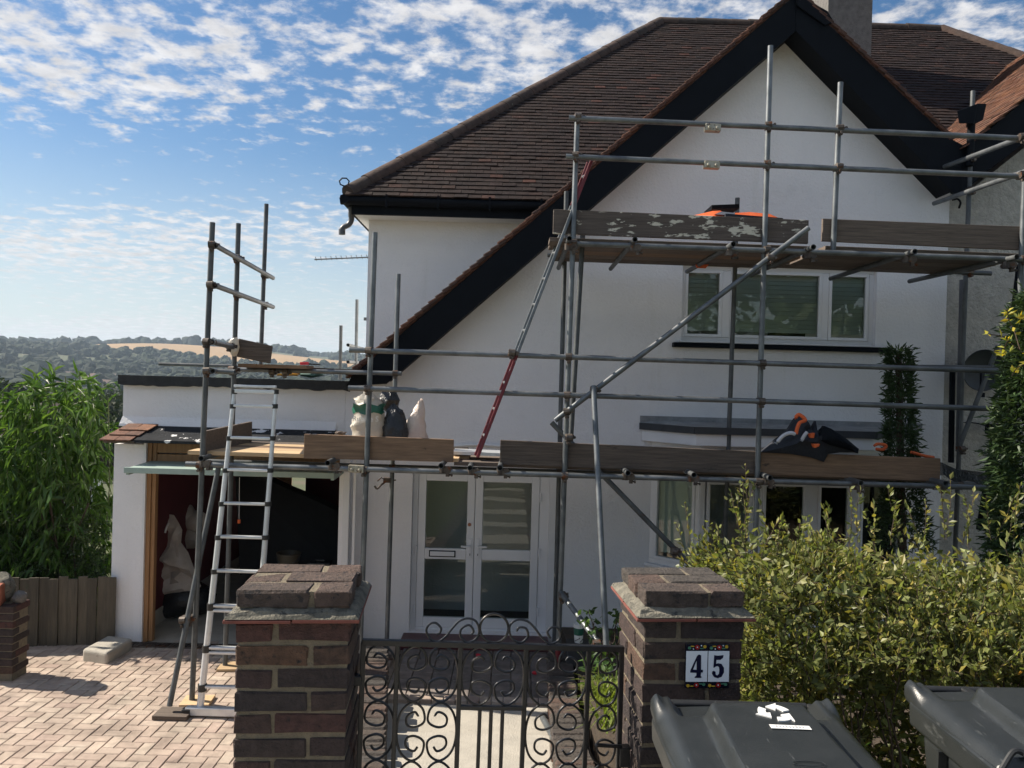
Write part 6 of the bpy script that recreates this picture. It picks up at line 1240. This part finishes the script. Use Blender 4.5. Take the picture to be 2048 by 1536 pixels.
def bedplants():
    m = MB(); m.add([V((0.64, 3.2, -0.5)), V((5.5, 3.2, -0.5)), V((5.5, 8.75, -1.2)), V((0.64, 8.75, -1.2)), V((0.64, 3.2, -1.8)), V((5.5, 3.2, -1.8)), V((5.5, 8.75, -1.8)), V((0.64, 8.75, -1.8))], BOXF); o = m.build('flower_bed', soil); o['kind'] = 'structure'
    gm = leafmat('grass_blade', [(0.16, 0.22, 0.04), (0.22, 0.26, 0.05), (0.11, 0.17, 0.035)], .4, .4)
    for k, (px, py, Y, n, lab) in enumerate(((1216, 1395, 5.3, 150, 'bright yellow green grass tuft behind the gate'), (1225, 1440, 4.6, 70, 'smaller grass tuft low beside the right pillar'))):
        t = thing('grass_tuft', lab, 'grass tuft', P(px, py, Y), 'grass tufts in the bed'); m = MB(); b = ORG[t]
        for _ in range(n):
            a = RU(0, 6.28); d = V((math.cos(a), math.sin(a), RU(.6, 2.2))).normalized(); p = b + V((RU(-.08, .08), RU(-.08, .08), -.05)); l = RU(.18, .34); pts = [p, p + d * l * .5, p + d * l * .8 + V((0, 0, -.02)), p + d * l + V((math.cos(a) * .05, math.sin(a) * .05, -.07))]
            x = d.cross(V((0, 0, 1))).normalized() * .007; kk = len(m.v)
            for i, q in enumerate(pts): s = 1 - i / 3.2; m.v += [q - x * s, q + x * s]
            m.f += [(kk + 2 * i, kk + 2 * i + 1, kk + 2 * i + 3, kk + 2 * i + 2) for i in range(3)]
        m.build('blades', gm, t, kind='stuff', fix=False)
    rm = leafmat('rose_leaf', [(0.05, 0.10, 0.03), (0.07, 0.13, 0.035), (0.035, 0.07, 0.025)], .35, .4); t = thing('rose_bush', 'leggy rose bush with round leaves between tubes and pillar', 'bush', P(1205, 1330, 6.5)); m = MB(); s = MB(); b = ORG[t]
    for px, py in ((1176, 1222), (1188, 1242), (1172, 1240), (1196, 1262), (1238, 1226), (1240, 1262), (1232, 1245), (1222, 1265), (1244, 1240), (1184, 1270), (1205, 1290), (1228, 1300), (1240, 1310), (1215, 1310), (1196, 1310)):
        q = P(px, py, RU(6.3, 6.7)); pts = catmull([b + V((RU(-.06, .06), RU(-.05, .05), -.1)), b.lerp(q, .5) + V((RU(-.05, .05), 0, 0)), q], 4); s.path(pts, .004, 5)
        for k in range(8): p = q + rdir() * RU(.01, .075); n = rdir(); m.leaf(p, rdir(), n, RU(.05, .075), RU(.038, .055))
    m.build('leaves', rm, t, kind='stuff', fix=False); s.build('stems', twig, t, kind='stuff', fix=False)
    t = thing('ground_plant', 'low dark plant in the shade behind the right pillar', 'plant', P(1232, 1340, 6)); m = MB()
    for _ in range(260): p = ORG[t] + V((RU(-.25, .5), RU(-.3, .3), RU(-.1, .12))); m.leaf(p, (rdir() + V((0, 0, .6))).normalized(), rdir(), RU(.05, .09), RU(.03, .045))
    m.build('leaves', rm, t, kind='stuff', fix=False)
    t = thing('ground_plant', 'small flowering weed low between the two bins', 'plant', (1.2, 3.0, ZP)); m = MB(); f = MB()
    for _ in range(240): p = ORG[t] + V((RU(-.25, .25), RU(-.1, .1), RU(0, .5))); m.leaf(p, (rdir() + V((0, 0, .4))).normalized(), rdir(), RU(.03, .055), RU(.018, .03))
    for _ in range(16): p = ORG[t] + V((RU(-.2, .25), RU(-.18, -.05), RU(0.05, .45))); f.leaf(p, rdir(), V((0, -1, 0)), .03, .03)
    m.build('leaves', rm, t, kind='stuff', fix=False); f.build('petals', leafmat('pink_petal', [(0.55, 0.08, 0.3), (0.6, 0.12, 0.06)]), t, kind='stuff', fix=False)
bedplants()
# ------------------------------------------------------------------ the valley: far trees and houses
def far():
    dl = leafmat('distant_leaf', [(0.020, 0.034, 0.013), (0.028, 0.044, 0.016), (0.017, 0.028, 0.012), (0.034, 0.048, 0.018)], .15, .8); tk = mk('tree_trunk', (0.07, 0.055, 0.04), (0.05, 0.04, 0.03), sc=3, rough=0.95)
    wood = MB(); rnd = random.Random(5)
    def onground(px, Y): q = P(px, 760, Y); return V((q.x, Y, terr(q.x, Y)))
    def crown(m, c, r, n, lf):
        lobes = [(c + V((rnd.uniform(-.5, .5), rnd.uniform(-.5, .5), rnd.uniform(-.3, .55))) * r, r * rnd.uniform(.35, .6)) for _ in range(7)]
        for _ in range(n):
            o, rr = rnd.choice(lobes); d = V((rnd.gauss(0, 1), rnd.gauss(0, 1), rnd.gauss(0, 1))).normalized(); p = o + d * rr * rnd.uniform(.75, 1.05); m.leaf(p, (d + V((rnd.uniform(-.6, .6), rnd.uniform(-.6, .6), rnd.uniform(-.6, .3)))).normalized(), d, lf * rnd.uniform(.7, 1.3), lf * rnd.uniform(.6, 1.0))
    # trees one can tell apart, 45 to 190 m away
    kinds = ['round dark tree in the valley beyond the bamboo', 'broad tree in the valley beside the garage roof', 'pale bushy tree in the valley above the bamboo', 'tall tree standing alone before the stubble field']
    spots = [(20, 70, 3.4), (60, 90, 4.2), (95, 120, 5), (128, 75, 3.2), (160, 105, 4.6), (190, 85, 3.8), (215, 65, 2.6), (228, 95, 4.2), (238, 130, 5), (-20, 95, 4.5), (40, 140, 5.4), (80, 165, 6), (145, 150, 5.5), (205, 170, 6), (-40, 130, 5), (262, 210, 6.5), (300, 240, 7), (330, 230, 6), (240, 250, 7.5), (110, 210, 6.5), (175, 230, 7), (20, 220, 7), (60, 260, 8), (355, 280, 7), (-30, 60, 3.4), (5, 110, 5), (45, 118, 4.8), (72, 70, 3.0), (112, 160, 6), (150, 62, 2.8), (170, 130, 5.4), (222, 120, 4.8), (-10, 160, 6), (95, 185, 6.5), (130, 190, 6), (232, 180, 6.4), (198, 125, 5), (25, 175, 6), (-45, 90, 4.2), (-5, 225, 7), (140, 240, 7), (215, 240, 7), (90, 230, 7)]
    words_ = ['slim', 'stout', 'leaning', 'spreading', 'ragged', 'rounded', 'domed', 'low', 'tall', 'open', 'dense', 'squat', 'feathery', 'bushy', 'narrow', 'broad']
    ORD = ['leftmost', 'second from the left', 'third from the left', 'fourth from the left', 'fifth from the left', 'sixth from the left', 'seventh from the left', 'eighth from the left', 'ninth from the left', 'tenth from the left', 'eleventh from the left', 'twelfth from the left', 'thirteenth from the left', 'fourteenth from the left', 'fifteenth from the left', 'sixteenth from the left', 'seventeenth from the left', 'eighteenth from the left', 'nineteenth from the left', 'twentieth from the left']
    bands = [[q for q in spots if a <= q[1] < b] for a, b in ((0, 100), (100, 180), (180, 999))]; bn = ['near the bamboo', 'halfway down the valley', 'on the valley floor']
    for k, (px, Y, r) in enumerate(spots):
        bi = 0 if Y < 100 else 1 if Y < 180 else 2; oi = sorted(bands[bi]).index((px, Y, r))
        g = onground(px, Y); t = thing('tree', 'dark green tree, %s of those %s' % (ORD[oi], bn[bi]), 'tree', g, 'trees in the valley below'); m = MB(); hgt = r * rnd.uniform(1.0, 1.35)
        crown(m, g + V((0, 0, hgt)), r, 620, r * .17); m.build('crown', dl, t, kind='stuff', fix=False); MB().tube(g + V((0, 0, -.3)), g + V((0, 0, hgt)), r * .07, 7, r2=r * .03).build('trunk', tk, t)
    # wood that reads as one mass
    ico = bmesh.new(); bmesh.ops.create_icosphere(ico, subdivisions=2, radius=1); IV = [q.co.copy() for q in ico.verts]; IF = [tuple(v.index for v in f.verts) for f in ico.faces]; ico.free()
    wm = mk('woodland_crown', (0.020, 0.033, 0.013), (0.011, 0.019, 0.009), sc=0.35, rough=1, bump=0.0, det=4, rnd=0.35)
    nt = 0
    while nt < 3600:
        px = rnd.uniform(-60, 790); Y = 250 * math.exp(rnd.uniform(0, 1) * math.log(2700 / 250)); g = onground(px, Y)
        if any(a < g.x - sk * (Y - c) < b and c < Y < d for a, b, c, d, sk in ((-700, -200, 1180, 1560, -.35),)): continue
        if Y > 300 and noise.noise(V((g.x / 130, Y / 210, 8))) < -.12 and rnd.random() < .8: continue
        r = rnd.uniform(3.5, 7.5) * (1 if Y < 1400 else 1.5); zs = rnd.uniform(.75, 1.2); sx = rnd.uniform(.85, 1.5); o = V((rnd.uniform(0, 99), rnd.uniform(0, 99), 0)); s2 = 1.6
        wood.add([g + V((0, 0, r * .75 * zs)) + V((v.x * r * sx, v.y * r, v.z * r * zs)) * (1 + .5 * noise.noise(v * s2 + o) + .34 * noise.noise(v * 4 + o)) for v in IV], IF); nt += 1
    o = wood.build('distant_woodland', wm, None, kind='stuff', fix=False); props(o, 'blue green woodland covering the far side of the valley', 'woodland')
    # houses on the far hillside
    hw = mk('far_house_wall', (0.50, 0.46, 0.40), (0.42, 0.38, 0.33), sc=.05, rough=.9, rnd=.25); hr = mk('far_house_roof', (0, 0, 0), cols=[(0.13, 0.075, 0.055), (0.10, 0.07, 0.06), (0.16, 0.09, 0.065), (0.11, 0.10, 0.095)], sc=.1, rough=.85)
    t0 = None
    def mkh(g):
        t = thing('distant_house', 'x', 'house', g, 'houses scattered over the far hillside'); MB().mm(g + V((-5, -3.5, -2)), g + V((5, 3.5, 4.4))).build('wall', hw, t); r = MB(); z = 4.41; r.add([g + V(q) for q in ((-5.4, -4, z), (5.4, -4, z), (5.4, 4, z), (-5.4, 4, z), (-5.4, 0, z + 3.2), (5.4, 0, z + 3.2))], [(0, 1, 5, 4), (2, 3, 4, 5), (0, 4, 3), (1, 2, 5), (0, 3, 2, 1)]); r.build('roof', hr, t); MB().mm(g + V((2.6, -.4, z + 2)), g + V((3.3, .4, z + 4.1))).build('chimney', hr, t); return t
    n = 0; sp = []
    for row in range(9):
        for i in range(9):
            Y = 300 + row * 62 + rnd.uniform(-14, 14); px = -30 + i * 38 + row * 9 + rnd.uniform(-12, 12)
            if px < 330 and (row > 1 or px > 40): sp.append((px, Y))
    sp = sp[:64]
    for px, Y in sp:
        rw = round((Y - 300) / 62); mates = sorted(q[0] for q in sp if round((q[1] - 300) / 62) == rw); oi = mates.index(px)
        g = onground(px, Y); t = mkh(g); t['label'] = 'small far house, %s in the %s row up the hillside' % (ORD[min(oi, 11)], ('lowest', 'second', 'third', 'fourth', 'fifth', 'sixth', 'seventh', 'eighth', 'ninth')[max(0, min(8, rw))])
    g = onground(14, 26); t = thing('neighbour_roof', 'brown tiled roof of a lower house hidden behind the bamboo', 'house', g); MB().mm((g.x - 5, 24, g.z - 3), (g.x + 1.2, 30, -2.15)).build('wall', white, t); r = MB(); r.add([V((g.x - 5.3, 23.6, -2.2)), V((g.x + 1.5, 23.6, -2.2)), V((g.x + 1.5, 30.4, -2.2)), V((g.x - 5.3, 30.4, -2.2)), V((g.x - 5.3, 27, 0.35)), V((g.x + 1.5, 27, 0.35))], [(0, 1, 5, 4), (2, 3, 4, 5), (0, 4, 3), (1, 2, 5), (0, 3, 2, 1)]); r.build('roof', tilem, t)
far()
# ------------------------------------------------------------------ across the street, seen only as reflections; unseen trees added for shade
def street():
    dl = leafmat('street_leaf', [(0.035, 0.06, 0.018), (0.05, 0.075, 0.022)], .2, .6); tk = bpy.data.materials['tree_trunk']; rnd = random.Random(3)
    for k, (x, y, r, h) in enumerate(((-9, -24, 3.2, 3.6), (1.5, -25, 3.6, 3.8), (10, -22, 3.4, 4.2), (6.4, 3.6, 2.2, 2.6), (-8.7, 9.9, 1.05, 1.0), (-9.2, 11.3, 1.1, 1.3))):  # last two stand unseen at left, added to shade the lower bamboo
        t = thing('unseen_tree' if k > 2 else 'street_tree', ('leafy tree across the street, mirrored at left of the windows', 'leafy tree across the street, mirrored in the front door', 'leafy tree across the street, mirrored in the bay window', 'garden tree just beyond the right edge, above the hedge', 'unseen small tree left of the bamboo, added to shade it', 'unseen small tree behind the bamboo, added to shade it')[k], 'tree', (x, y, ZP), None if k > 2 else 'trees across the street'); m = MB()
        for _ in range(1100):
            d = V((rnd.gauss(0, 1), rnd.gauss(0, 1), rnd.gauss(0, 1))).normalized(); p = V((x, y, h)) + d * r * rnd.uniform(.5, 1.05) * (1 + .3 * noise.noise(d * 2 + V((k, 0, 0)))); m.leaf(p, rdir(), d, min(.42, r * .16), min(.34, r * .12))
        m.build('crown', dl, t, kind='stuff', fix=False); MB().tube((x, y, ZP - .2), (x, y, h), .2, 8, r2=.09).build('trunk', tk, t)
street()
# ------------------------------------------------------------------ valley air
def haze():
    m = bpy.data.materials.new('haze'); m.use_nodes = True; N = m.node_tree.nodes; N.clear(); o = N.new('ShaderNodeOutputMaterial'); v = N.new('ShaderNodeVolumePrincipled'); v.inputs['Color'].default_value = (0.66, 0.82, 1, 1); v.inputs['Density'].default_value = HAZE; v.inputs['Anisotropy'].default_value = 0.2
    m.node_tree.links.new(v.outputs[0], o.inputs['Volume']); b = MB().mm((-2750, -450, -75), (2750, 4300, 150)); ob = b.build('haze', m, None, kind='stuff')
HAZE = 0.00016
haze()
